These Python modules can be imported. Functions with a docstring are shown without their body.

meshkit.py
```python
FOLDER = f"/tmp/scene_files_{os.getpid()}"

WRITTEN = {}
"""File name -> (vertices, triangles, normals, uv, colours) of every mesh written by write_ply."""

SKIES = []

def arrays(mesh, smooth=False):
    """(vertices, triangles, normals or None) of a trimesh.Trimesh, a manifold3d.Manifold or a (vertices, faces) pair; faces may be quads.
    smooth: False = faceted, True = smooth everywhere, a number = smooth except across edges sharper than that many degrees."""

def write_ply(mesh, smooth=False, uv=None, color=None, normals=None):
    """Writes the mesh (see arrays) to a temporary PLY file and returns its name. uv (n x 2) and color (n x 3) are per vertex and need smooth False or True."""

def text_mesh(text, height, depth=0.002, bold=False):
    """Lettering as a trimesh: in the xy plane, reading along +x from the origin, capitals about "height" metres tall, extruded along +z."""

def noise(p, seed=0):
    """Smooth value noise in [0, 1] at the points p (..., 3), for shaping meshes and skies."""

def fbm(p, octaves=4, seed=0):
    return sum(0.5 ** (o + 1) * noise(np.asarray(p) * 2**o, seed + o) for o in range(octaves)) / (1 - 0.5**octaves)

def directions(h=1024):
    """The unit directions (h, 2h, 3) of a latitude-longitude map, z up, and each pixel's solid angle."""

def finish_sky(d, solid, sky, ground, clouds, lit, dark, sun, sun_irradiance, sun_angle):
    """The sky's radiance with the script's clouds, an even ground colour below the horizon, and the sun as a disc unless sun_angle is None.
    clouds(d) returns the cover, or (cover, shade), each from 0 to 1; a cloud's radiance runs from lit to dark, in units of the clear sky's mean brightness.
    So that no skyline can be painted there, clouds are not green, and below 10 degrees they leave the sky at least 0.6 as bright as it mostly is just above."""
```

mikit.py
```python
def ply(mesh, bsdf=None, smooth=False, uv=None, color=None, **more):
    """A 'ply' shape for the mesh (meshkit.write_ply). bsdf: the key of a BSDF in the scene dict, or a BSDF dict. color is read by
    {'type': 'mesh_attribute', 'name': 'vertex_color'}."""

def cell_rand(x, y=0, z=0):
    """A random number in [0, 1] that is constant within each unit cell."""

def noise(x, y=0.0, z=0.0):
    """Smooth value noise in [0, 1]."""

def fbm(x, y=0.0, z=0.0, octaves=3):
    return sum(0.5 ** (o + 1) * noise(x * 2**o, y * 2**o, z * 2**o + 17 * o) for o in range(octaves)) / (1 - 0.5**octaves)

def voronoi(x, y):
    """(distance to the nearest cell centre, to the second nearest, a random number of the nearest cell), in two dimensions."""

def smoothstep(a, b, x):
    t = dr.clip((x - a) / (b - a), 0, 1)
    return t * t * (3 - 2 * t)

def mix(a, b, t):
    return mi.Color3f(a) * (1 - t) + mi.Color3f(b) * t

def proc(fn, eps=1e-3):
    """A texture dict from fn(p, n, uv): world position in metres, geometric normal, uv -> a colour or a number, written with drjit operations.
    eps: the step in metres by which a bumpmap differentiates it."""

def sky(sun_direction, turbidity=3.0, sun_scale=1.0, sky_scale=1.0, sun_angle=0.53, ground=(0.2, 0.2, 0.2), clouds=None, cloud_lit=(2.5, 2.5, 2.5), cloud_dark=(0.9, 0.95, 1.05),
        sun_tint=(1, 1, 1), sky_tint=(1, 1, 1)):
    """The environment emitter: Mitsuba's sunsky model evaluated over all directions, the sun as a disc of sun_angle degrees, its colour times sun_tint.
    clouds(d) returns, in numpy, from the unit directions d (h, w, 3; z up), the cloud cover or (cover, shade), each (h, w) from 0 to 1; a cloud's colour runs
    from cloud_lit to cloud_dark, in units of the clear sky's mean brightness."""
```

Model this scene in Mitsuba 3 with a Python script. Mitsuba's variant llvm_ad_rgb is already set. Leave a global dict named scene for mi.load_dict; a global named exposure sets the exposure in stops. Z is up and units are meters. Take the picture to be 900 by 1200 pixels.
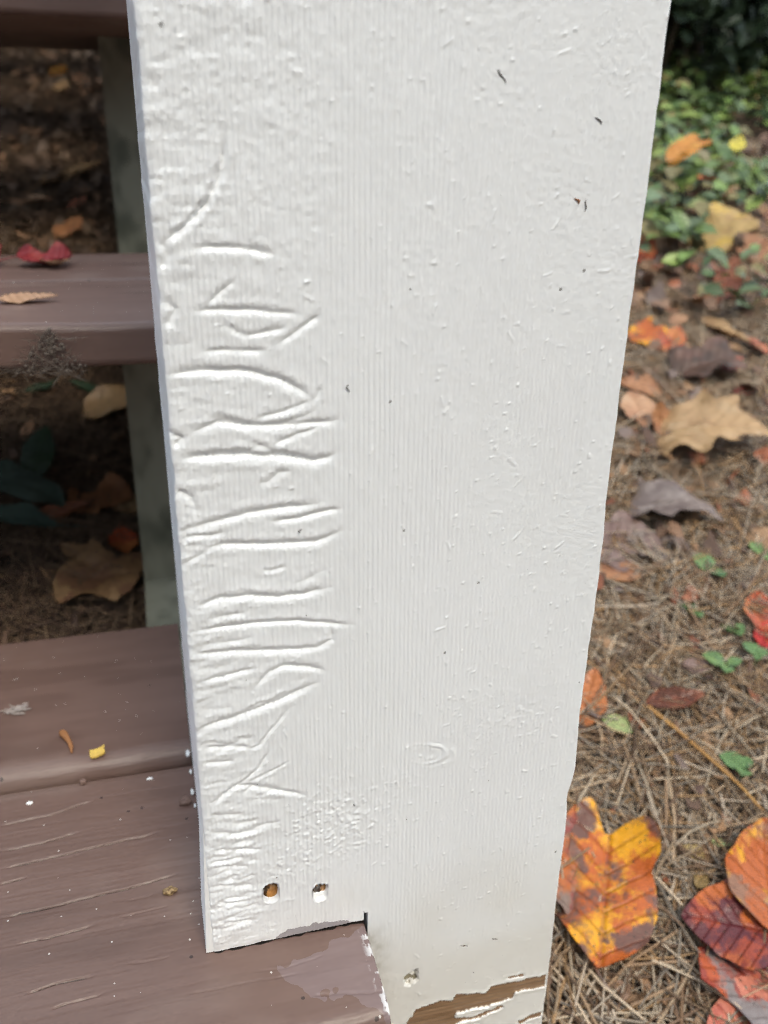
import math
import numpy as np, trimesh, shapely, shapely.geometry as sg
import drjit as dr, mitsuba as mi
import mikit, meshkit
from mikit import proc, noise, fbm, voronoi, smoothstep, mix, cell_rand
from scipy.spatial import Delaunay

# ---------------------------------------------------------------- camera, sky, exposure
T = mi.ScalarTransform4f
scene, labels = {}, {}
CAM = np.array([-0.0042, -0.2389, 0.2787])
FWD = np.array([0.247, 0.886, -0.392])
scene['camera'] = {'type': 'thinlens', 'fov': 47.58, 'fov_axis': 'x', 'near_clip': 0.01, 'far_clip': 400.0,
                   'aperture_radius': 0.0014, 'focus_distance': 0.30,
                   'to_world': T().look_at(origin=CAM.tolist(), target=(CAM + FWD).tolist(), up=[0.088, 0.382, 0.92])}
scene['sky'] = mikit.sky([0.12, -0.60, 0.80], turbidity=4, sun_scale=0.4, sun_angle=18, clouds=lambda d: 1.0,
                         cloud_lit=(2.14, 2.46, 2.86), sun_tint=(0.90, 1.0, 1.09), ground=(0.12, 0.11, 0.08))
exposure = 2.26
RNG = np.random.default_rng(7)

# ---------------------------------------------------------------- measured layout (millimetres, stair axes)
SCR = [(1.5, 1.3, [(19.7, 280.1), (18.8, 274.2), (17.0, 268.7), (14.1, 263.6), (10.2, 259.3), (5.4, 255.6), (2.0, 253.5)]), (0.9, 2.0, [(2.1, 254.1), (3.1, 250.5), (1.5, 247.2)]), (0.8, 1.6, [(10.1, 252.6), (21.5, 252.4), (31.6, 250.5)]), (0.6, 1.3, [(20.5, 244.1), (17.0, 241.6), (12.5, 237.7)]), (0.8, 1.5, [(7.7, 236.0), (16.2, 236.4), (25.3, 235.9), (37.4, 234.4)]), (0.6, 1.3, [(15.5, 232.6), (22.7, 229.1), (27.4, 229.8), (34.5, 231.2)]), (0.7, 1.4, [(30.8, 226.2), (36.9, 230.0), (43.4, 234.4)]), (0.7, 1.4, [(10.1, 225.2), (19.1, 225.3), (27.7, 224.4)]), (1.1, 1.8, [(-0.3, 219.3), (10.7, 220.2), (22.3, 219.2), (30.5, 216.8), (36.5, 213.5), (40.9, 210.0)]), (0.6, 1.3, [(40.4, 209.8), (31.4, 206.8), (24.1, 205.5)]), (1.0, 1.7, [(5.3, 202.0), (13.3, 205.2), (21.6, 203.6), (31.3, 203.0), (38.8, 203.3), (49.4, 203.1)]), (0.6, 1.4, [(28.7, 197.3), (36.2, 200.1), (42.5, 201.2)]), (1.4, 2.1, [(0.3, 194.8), (7.2, 195.3), (16.3, 195.1), (31.0, 193.7), (40.6, 191.4), (44.7, 191.8), (48.1, 193.7)]), (1.1, 1.7, [(1.6, 173.0), (10.3, 174.6), (20.3, 176.3), (30.5, 177.3), (41.4, 177.6)]), (0.9, 1.4, [(27.3, 173.1), (35.6, 173.4), (42.2, 174.5), (48.8, 175.3)]), (1.1, 1.6, [(7.3, 167.1), (13.6, 167.0), (25.0, 165.8), (34.1, 165.4), (41.2, 164.9), (49.3, 168.1)]), (0.6, 1.2, [(2.9, 174.8), (1.7, 168.0)]), (1.1, 1.7, [(2.9, 146.6), (10.8, 149.1), (19.1, 149.0), (29.6, 147.3), (37.7, 147.5), (45.4, 148.7)]), (1.0, 1.3, [(1.6, 138.4), (10.2, 139.0), (21.3, 139.0), (34.8, 138.1), (44.4, 135.8), (52.9, 134.0)]), (0.7, 1.3, [(45.3, 135.1), (45.8, 129.6), (40.7, 127.1)]), (1.0, 1.6, [(0.3, 130.6), (10.2, 130.1), (20.9, 129.1), (34.6, 127.4), (44.4, 127.5)]), (0.8, 1.4, [(3.0, 120.1), (10.3, 121.2), (20.6, 122.4)]), (0.9, 1.6, [(19.8, 114.8), (24.9, 120.1), (29.4, 122.0), (37.2, 120.5), (44.0, 117.8)]), (1.2, 1.7, [(0.5, 102.2), (8.8, 104.0), (17.7, 105.8), (25.6, 108.1), (34.2, 111.4), (40.5, 113.7)]), (0.6, 0.9, [(30.6, 105.2), (27.1, 100.4), (23.8, 96.5), (20.8, 92.2), (16.5, 90.9)]), (0.7, 1.0, [(24.2, 90.2), (20.4, 83.1), (15.4, 78.7), (8.8, 74.6), (4.0, 69.8)]), (0.8, 1.4, [(2.2, 94.7), (17.1, 92.2)]), (0.7, 1.3, [(2.3, 88.4), (12.3, 87.2)]), (0.9, 1.4, [(3.5, 71.0), (11.5, 76.6), (17.3, 76.1), (27.4, 71.8), (36.8, 67.6)]), (0.7, 1.4, [(2.3, 66.1), (14.1, 64.6)]), (0.8, 1.6, [(1.6, 59.1), (12.0, 56.0), (20.9, 57.8), (27.0, 58.7)]), (0.7, 1.4, [(2.3, 50.6), (20.5, 47.0)]), (0.6, 1.3, [(2.4, 42.8), (14.8, 40.5)]), (0.7, 1.4, [(1.9, 34.1), (16.3, 31.6)]), (0.6, 1.2, [(2.0, 25.9), (13.5, 24.1)]), (0.7, 1.3, [(2.0, 16.3), (16.1, 14.1)]), (0.7, 1.5, [(0.1, 186.5), (4.7, 182.7), (6.0, 176.9)]), (0.7, 1.6, [(0.9, 239.8), (4.0, 237.0), (1.6, 231.9)]), (0.8, 1.6, [(-0.2, 203.6), (3.1, 200.9), (0.8, 198.0)]), (0.5, 1.2, [(41.4, 209.7), (42.9, 213.4)])]
HOLES = [(22.2, 25.9, 2.7, 4.4), (40.5, 21.2, 2.6, 4.0)]
NICK = [(74.4, -35.0), (75.7, -32.0), (77.9, -31.7), (79.3, -30.2), (80.1, -32.4), (79.9, -37.2), (77.4, -39.4), (74.8, -38.1)]
PEEL = [[(77.3, -59.5), (79.7, -54.2), (84.5, -53.2), (90.5, -52.1), (95.8, -53.8), (97.9, -50.4), (104.5, -52.0), (110.8, -54.0), (112.9, -51.1), (123.1, -51.2), (130.6, -51.5), (139.4, -51.6), (140.6, -59.8), (134.5, -58.9), (128.0, -58.4), (124.9, -59.0), (123.9, -61.9), (119.6, -62.0), (115.7, -62.3), (111.0, -62.4), (107.5, -62.8), (102.0, -62.6), (98.2, -62.4), (98.3, -64.5), (105.4, -66.9), (110.4, -65.9), (116.2, -64.6), (119.4, -64.1), (119.9, -65.8), (114.1, -67.6), (108.3, -68.9), (100.5, -68.9), (96.7, -71.4), (75.1, -64.0)], [(119.7, -48.1), (122.4, -47.4), (128.4, -48.2), (128.1, -49.6), (123.3, -49.2)], [(127.2, -77.4), (134.7, -75.0), (140.9, -74.9), (141.1, -77.1), (133.8, -78.0), (129.0, -79.6)]]
FLECK = [(92.4, 294.8), (121.9, 284.7), (117.8, 263.8), (120.4, 262.7), (50.9, 213.0), (36.0, 169.4), (112.9, -22.7), (99.8, -22.8)]
CRACK = [[(-84.0, 88.6), (-63.1, 90.3), (-45.2, 95.4)], [(-80.9, 62.4), (-61.2, 64.1), (-39.1, 65.9), (-16.1, 67.8)], [(-82.1, 72.8), (-65.3, 73.5), (-49.9, 76.3)], [(-77.7, 36.6), (-59.2, 37.3), (-46.6, 38.4), (-30.4, 39.5), (-10.2, 42.1)], [(-79.9, 54.4), (-70.3, 55.1)], [(-70.1, 22.3), (-58.2, 22.7), (-42.9, 24.0)], [(-65.0, -0.1), (-53.8, 1.5), (-42.2, 1.0)], [(-55.9, -8.2), (-46.2, -7.4), (-39.1, -7.1)], [(-30.4, 33.4), (-20.6, 33.5)], [(-33.6, 25.7), (-14.3, 26.3)], [(11.1, -10.9), (23.3, -12.2), (39.4, -10.8)], [(-30.4, 3.4), (-15.3, 2.5)], [(-10.2, -14.2), (13.7, -15.1), (32.0, -16.3)]]
T1ITEMS = {'yellow': (-43.6, 121.1), 'twig': (-57.8, 133.2), 'lint': (-84.4, 165.2), 'tan': (-14.0, 32.7), 'crumb': (-5.1, 83.0), 'w1': (-1.2, 112.1), 'w2': (-0.7, 103.7), 'w3': (-0.9, 88.6), 'w4': (-0.3, 79.9), 'c2': (-50.2, 108.3), 'white1': (-72.9, 100.0), 'white2': (-20.3, 103.9)}
LEAVES = [
    ('fallen_leaf', 234, 105, 112, 61, 'mitten', 'mottled', 0.22, 0.4, -10, 3, 20, 0.76, 'big yellow and orange mottled fallen leaf beside the lower right edge of the white post') ,
    ('fallen_leaf', 223, 119, 85, 70, 'oval', 'greyorange', 0.1, 0.2, 12, 0, 0, 0.8, 'grey and orange leaf half hidden behind the post under the yellow mottled leaf') ,
    ('fallen_leaf', 301, 67, 66, 157, 'oval', 'redorange', 0.1, -0.25, 0, 0, 20, 1.25, 'deep red and orange oval leaf at the right edge near the bottom corner') ,
    ('fallen_leaf', 335, 87, 74, 64, 'oval', 'ember', 0.35, 0.3, 0, 8, 34, 1.1, 'orange leaf with a tan rib and yellow spot above the deep red oval leaf') ,
    ('fallen_leaf', 294, 46, 70, 122, 'tulip', 'redgrey', 0.1, 0.2, 10, 0, 0, 1.0, 'red and grey speckled leaf tucked below the deep red oval leaf') ,
    ('fallen_leaf', 289, 24, 70, 176, 'oval', 'salmon', 0.1, 0.2, 0, 0, 4, 1.0, 'salmon pink leaf in the bottom right corner') ,
    ('fallen_leaf', 347, 220, 52, 1, 'oval', 'redbrown', 0.7, 0.4, 10, 0, 3, 0.55, 'narrow rust red folded leaf on the pine straw below the seedling') ,
    ('fallen_leaf', 295, 207, 24, 145, 'oval', 'palegreen', 0.1, 0.25, 0, 0, 8, 1.0, 'small pale green oval leaf right of the post') ,
    ('fallen_leaf', 284, 232, 50, 57, 'oval', 'orange', 0.1, 0.3, 0, 10, 4, 0.8, 'orange leaf peeping out behind the right edge of the post') ,
    ('fallen_leaf', 368, 352, 66, -8, 'oval', 'orangebrown', 0.05, 0.2, 0, -4, 6, 0.75, 'tan brown slab of leaf touching the post edge at mid height') ,
    ('fallen_leaf', 391, 384, 80, 10, 'tulip', 'mauve', 0.1, 0.3, 0, 0, 2, 0.9, 'mauve brown leaf lying above the tan brown slab of leaf') ,
    ('fallen_leaf', 415, 368, 52, -96, 'tulip', 'grey', 0.3, 0.4, 0, 0, 3, 0.9, 'crumpled grey brown leaf beside the tan brown slab') ,
    ('fallen_leaf', 463, 405, 95, -32, 'maple', 'grey', 0.1, -0.9, -8, 6, 8, 0.8, 'curled grey brown leaf with a dark hollow underneath') ,
    ('fallen_leaf', 556, 494, 118, -28, 'maple', 'tan', 0.25, -0.75, 4, 14, 14, 0.95, 'large tan curled leaf arching over the ground at the right edge') ,
    ('fallen_leaf', 508, 573, 58, 81, 'oval', 'tan2', 0.05, -0.25, 0, 10, 10, 1.15, 'smooth peach tan oval leaf against the post edge') ,
    ('fallen_leaf', 527, 537, 70, 117, 'oval', 'orangebrown', 0.1, 1.7, 0, 12, 10, 0.85, 'orange tan leaf rolled into a cup beside the peach oval leaf') ,
    ('fallen_leaf', 561, 535, 40, -6, 'oval', 'red', 0.1, 0.3, 0, 10, 14, 0.8, 'bright red leaf tip behind the large tan curled leaf') ,
    ('fallen_leaf', 645, 647, 92, 3, 'tulip', 'brown', 0.3, -0.6, 0, 10, 10, 0.8, 'dark brown curled leaf above the large tan leaf') ,
    ('fallen_leaf', 677, 652, 38, 20, 'oval', 'salmon', 0.2, 0.4, 0, 14, 26, 0.8, 'salmon red leaf resting on the dark brown curled leaf') ,
    ('fallen_leaf', 551, 617, 85, -15, 'oval', 'orangebrown', 0.1, 0.2, 0, -5, 4, 0.7, 'flat cinnamon leaf above the peach oval leaf') ,
    ('fallen_leaf', 661, 600, 28, -6, 'oval', 'red', 0.1, 0.3, 0, 12, 8, 0.8, 'small scarlet leaf scrap right of the dark brown leaf') ,
    ('fallen_leaf', 606, 736, 62, 31, 'mitten', 'mottled', 0.2, 0.3, 0, 14, 10, 0.9, 'yellow and orange leaf at the post edge at upper mid height') ,
    ('fallen_leaf', 635, 720, 60, 47, 'oval', 'orangered', 0.4, 0.4, 0, 12, 8, 0.8, 'orange red leaf right of the yellow and orange leaf') ,
    ('fallen_leaf', 871, 984, 104, 16, 'tulip', 'tanyellow', 0.15, -0.35, 0, 30, 26, 0.95, 'upright tan and yellow lobed leaf below the green ground cover') ,
    ('fallen_leaf', 797, 851, 95, 50, 'oval', 'redbrown', 0.8, 0.3, 0, 26, 20, 0.6, 'rust brown folded leaf standing below the tan and yellow leaf') ,
    ('fallen_leaf', 745, 823, 62, 58, 'oval', 'orangebrown', 0.3, 0.4, 0, 15, 8, 0.8, 'orange tan leaf at the foot of the rust brown folded leaf') ,
    ('fallen_leaf', 681, 779, 34, 31, 'oval', 'tan2', 0.2, -0.5, 0, 10, 8, 1.0, 'small pinkish tan leaf scrap among the pine straw') ,
    ('fallen_leaf', 727, 744, 85, -72, 'oval', 'tan', 0.7, 0.3, 0, 8, 6, 0.45, 'long thin tan leaf roll under the orange tan leaf') ,
    ('fallen_leaf', 750, 706, 58, -95, 'oval', 'salmon', 0.4, 0.3, 0, 8, 6, 0.6, 'narrow salmon leaf at the right edge above the dark brown leaf') ,
    ('fallen_leaf', 843, 829, 62, 23, 'oval', 'tan2', 0.2, 0.3, 0, 14, 10, 0.9, 'peach leaf cut by the right edge beside the rust brown folded leaf') ,
    ('fallen_leaf', 921, 955, 75, 46, 'tulip', 'orangebrown', 0.3, 0.4, 0, 14, 14, 0.9, 'reddish brown leaf at the right edge beside the tan and yellow leaf') ,
    ('fallen_leaf', 732, 966, 80, 59, 'oval', 'orangered', 0.4, 0.4, -10, 20, 14, 0.6, 'orange red leaf standing at the post edge below the ground cover') ,
    ('fallen_leaf', 871, 1110, 95, 27, 'mitten', 'ochre', 0.3, -0.5, 0, 22, 260, 0.7, 'orange curled leaf caught in the green ground cover') ,
    ('fallen_leaf', 872, 1042, 60, -111, 'oval', 'orangered', 0.2, 0.4, 0, 20, 230, 0.8, 'orange red leaf low in the ground cover under the orange curled leaf') ,
    ('fallen_leaf', 981, 1133, 36, 49, 'oval', 'yellow', 0.1, 0.2, 0, 30, 300, 1.1, 'small yellow leaf in the green ground cover near the right edge') ,
    ('fallen_leaf', 465, 285, 50, 63, 'oval', 'orangered', 0.3, 0.4, 0, 4, 6, 0.9, 'orange red curled leaf at the right edge beside the seedlings') ,
    ('fallen_leaf', 455, 262, 32, 49, 'oval', 'red', 0.2, 0.3, 0, 4, 6, 0.9, 'small bright red leaf at the right edge under the orange red curled leaf') ,
    ('fallen_leaf', 296, 98, 14, 35, 'oval', 'ochrebrown', 0.3, 0.5, 0, 0, 9, 1.0, 'tiny ochre leaflet on the straw right of the big mottled leaf') ,
    ('fallen_leaf', 301, 115, 15, 133, 'oval', 'ochrebrown', 0.3, 0.5, 0, 0, 9, 1.0, 'tiny olive brown leaflet above the ochre leaflet') ,
    ('fallen_leaf', 322, 117, 13, -21, 'oval', 'palegreen', 0.3, 0.4, 0, 0, 9, 0.6, 'tiny pale olive leaflet left of the orange leaf with the tan rib') ,
    ('fallen_leaf', 381, 244, 26, -9, 'oval', 'mauve', 0.3, 0.4, 0, 0, 2, 0.8, 'small mauve leaf scrap under the seedlings') ,
    ('fallen_leaf', -43, 649, 62, 30, 'oval', 'tan', 0.1, -0.3, 0, 10, 12, 0.9, 'tan leaf seen through the lower stair opening beside the stringer') ,
    ('fallen_leaf', -63, 680, 46, 157, 'oval', 'darkgreen', 0.1, 0.2, 0, 10, 26, 0.5, 'narrow dark green leaf above the tan leaf under the stairs') ,
    ('fallen_leaf', -109, 681, 34, 14, 'oval', 'darkgreen', 0.1, 0.2, 0, 10, 14, 0.5, 'short dark green leaf under the cobweb') ,
    ('fallen_leaf', -120, 620, 26, 71, 'oval', 'tan2', 0.2, 0.2, 0, 10, 8, 0.6, 'small tan leaf scrap on the dark ground under the stairs') ,
    ('evergreen_leaf', -121, 505, 90, 165, 'oval', 'darkgreen2', 0.15, -0.35, 0, 20, 40, 0.62, 'broad glossy dark green leaf at the left edge under the stairs') ,
    ('evergreen_leaf', -125, 477, 80, -180, 'oval', 'darkgreen2', 0.15, -0.3, 0, 16, 22, 0.5, 'second glossy dark green leaf tucked below the broad one') ,
    ('evergreen_leaf', -107, 568, 72, 81, 'oval', 'darkgreen', 0.15, -0.2, 0, 14, 24, 0.6, 'matt green leaf rising behind the broad glossy leaf') ,
    ('fallen_leaf', -51, 509, 62, 25, 'tulip', 'orangebrown', 0.3, 0.5, 0, 10, 12, 0.8, 'orange brown leaf in the pile beside the stringer') ,
    ('fallen_leaf', -33, 501, 48, -72, 'oval', 'tan', 0.3, 0.4, 0, 10, 10, 0.8, 'tan brown leaf at the top of the pile beside the stringer') ,
    ('fallen_leaf', -88, 497, 55, 9, 'oval', 'redbrown', 0.6, 0.3, 0, 10, 8, 0.5, 'reddish folded leaf left of the leaf pile under the stairs') ,
    ('fallen_leaf', -36, 452, 45, -85, 'oval', 'orangered', 0.3, 0.5, 0, 10, 12, 0.8, 'rust orange leaf in the middle of the pile beside the stringer') ,
    ('fallen_leaf', -50, 412, 80, -22, 'tulip', 'orangebrown2', 0.1, 0.4, 0, 10, 12, 0.9, 'large dull brown leaf at the bottom of the pile beside the stringer') ,
    ('fallen_leaf', -65, 441, 55, 145, 'oval', 'orangebrown2', 0.2, 0.4, 0, 8, 10, 0.7, 'dull tan leaf half under the large dull brown leaf') ,
    ('fallen_leaf', -90, 1268, 110, 28, 'oval', 'tan', 0.5, 0.3, 0, 10, 10, 0.45, 'long pale tan leaf roll on the bank seen through the upper opening') ,
    ('fallen_leaf', -144, 1177, 70, -13, 'oval', 'tan2', 0.4, 0.3, 0, 10, 10, 0.45, 'pale pinkish leaf scrap on the bank left of the tan roll') ,
    ('fallen_leaf', -81, 1165, 34, 45, 'oval', 'salmon', 0.2, 0.3, 0, 10, 10, 0.8, 'salmon leaf scrap on the bank under the long tan roll') ,
    ('fallen_leaf', -90, 1064, 60, 56, 'oval', 'orangebrown', 0.2, 0.3, 0, 10, 10, 0.8, 'orange brown leaf on the bank just above the tread') ,
    ('fallen_leaf', -126, 1867, 60, 69, 'oval', 'ochre', 0.2, 0.3, 0, 10, 10, 0.9, 'ochre leaf scrap high on the bank behind the stairs') ,
    ('fallen_leaf', -120, 1753, 50, 67, 'oval', 'tan', 0.2, 0.3, 0, 10, 10, 0.9, 'tan leaf scrap below the ochre scrap on the bank') ,
    ('fallen_leaf', -84, 1804, 55, 93, 'oval', 'tan2', 0.2, 0.3, 0, 10, 10, 0.9, 'pinkish tan leaf scrap beside the stringer high on the bank') ,
    ('fallen_leaf', -197, 1870, 60, 41, 'oval', 'tan2', 0.2, 0.3, 0, 10, 10, 0.7, 'pale tan leaf scrap high on the bank at the left') ,
]
SEEDLINGS = [(450, 332, 25), (402, 237, 20), (434, 242, 17), (367, 159, 20), (410, 297, 17), (433, 270, 15), (511, 347, 20)]
TWIG = [(322, 214), (334, 194), (345, 168), (355, 147), (361, 128)]
STALKS = [[(479, 541), (564, 591), (662, 622), (715, 630)], [(474, 470), (534, 504)], [(208, 55), (231, 66), (271, 77), (285, 83)], [(226, 65), (251, 62), (276, 57)], [(221, 46), (250, 50), (274, 53)], [(308, 162), (292, 134), (283, 121)], [(229, 116), (192, 83)], [(406, 305), (393, 245), (420, 257)], [(429, 305), (462, 315), (499, 320)]]
# ---------------------------------------------------------------- helpers
def key_for(name):
    k, i = name, 0
    while k in labels or k in scene or any(s.startswith(k + '__') for s in scene):
        i += 1
        k = f'{name}_{i:03d}'
    return k

def obj(key, mesh, bsdf, smooth=False, uv=None, color=None):
    """One entry of the scene from a mesh in millimetres."""
    v, f = (np.asarray(mesh.vertices, float), np.asarray(mesh.faces)) if hasattr(mesh, 'vertices') else mesh
    k, i = key, 0
    while k in scene:
        i += 1
        k = f'{key}_{i:03d}'
    scene[k] = mikit.ply(trimesh.Trimesh(np.asarray(v) * 1e-3, f, process=False), bsdf, smooth, uv=uv, color=color)
    return k

def tag(key, label, category=None, group=None, kind=None):
    d = {'label': label} if label else {}
    if category: d['category'] = category
    if group: d['group'] = group
    if kind: d['kind'] = kind
    labels[key] = d
    return key

def ground_z(x, y):
    x, y = np.asarray(x, float), np.asarray(y, float)
    ys = np.where(y < -400, -400 + (y + 400) * 0.25, y)
    ys = np.where(ys > 9000, 9000 + (ys - 9000) * 0.12, ys)
    q = np.stack([x / 240, y / 240, x * 0], -1)
    s = np.stack([x / 45, y / 45, x * 0 + 5], -1)
    return -177 + 0.3 * ys + 14 * (meshkit.noise(q, 3) - 0.5) + 7 * (meshkit.noise(s, 4) - 0.5)

def tubes(paths, radii, sides=4, cap=True):
    vs, fs, n = [], [], 0
    for p, r in zip(paths, radii):
        p = np.asarray(p, float); r = np.broadcast_to(np.asarray(r, float), (len(p),))
        t = np.gradient(p, axis=0); t /= np.linalg.norm(t, axis=1, keepdims=True) + 1e-9
        a = np.cross(t, np.where(np.abs(t[:, 2:]) < 0.9, [0, 0, 1.0], [1.0, 0, 0])); a /= np.linalg.norm(a, axis=1, keepdims=True) + 1e-9
        b = np.cross(t, a); an = np.arange(sides) * 2 * np.pi / sides
        v = p[:, None] + r[:, None, None] * (np.cos(an)[None, :, None] * a[:, None] + np.sin(an)[None, :, None] * b[:, None])
        m = len(p); v = v.reshape(-1, 3)
        i, j = np.meshgrid(np.arange(m - 1), np.arange(sides), indexing='ij'); k2 = (j + 1) % sides
        q = np.stack([i * sides + j, i * sides + k2, (i + 1) * sides + k2, (i + 1) * sides + j], -1).reshape(-1, 4)
        f = np.vstack([q[:, [0, 1, 2]], q[:, [0, 2, 3]]])
        if cap:
            v = np.vstack([v, p[:1], p[-1:]]); j = np.arange(sides)
            f = np.vstack([f, np.stack([(j + 1) % sides, j, j * 0 + m * sides], 1), np.stack([(m - 1) * sides + j, (m - 1) * sides + (j + 1) % sides, j * 0 + m * sides + 1], 1)])
        vs.append(v); fs.append(f + n); n += len(v)
    return trimesh.Trimesh(np.vstack(vs), np.vstack(fs), process=False)

def box(x0, x1, y0, y1, z0, z1):
    m = trimesh.creation.box((x1 - x0, y1 - y0, z1 - z0)); m.apply_translation(((x0 + x1) / 2, (y0 + y1) / 2, (z0 + z1) / 2)); return m

def pebble(r, seed, squash=(1, 1, 1)):
    m = trimesh.creation.icosphere(2, 1.0); v = m.vertices
    v = v * (0.45 + 1.1 * meshkit.fbm(v * 1.9 + seed * 7.1, 3, seed))[:, None] * r * np.asarray(squash)
    return trimesh.Trimesh(v, m.faces, process=False)

# ---------------------------------------------------------------- materials
def C(*c): return mi.Color3f(*c)
def principled(fn, rough=0.5, spec=0.4, **k):
    return {'type': 'twosided', 'bsdf': {'type': 'principled', 'base_color': proc(fn) if callable(fn) else {'type': 'rgb', 'value': list(fn)}, 'roughness': rough, 'specular': spec, **k}}

def blob(p, cx, cz, rx, rz):
    return dr.square((p.x - cx) / rx) + dr.square((p.z - cz) / rz)

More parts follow.
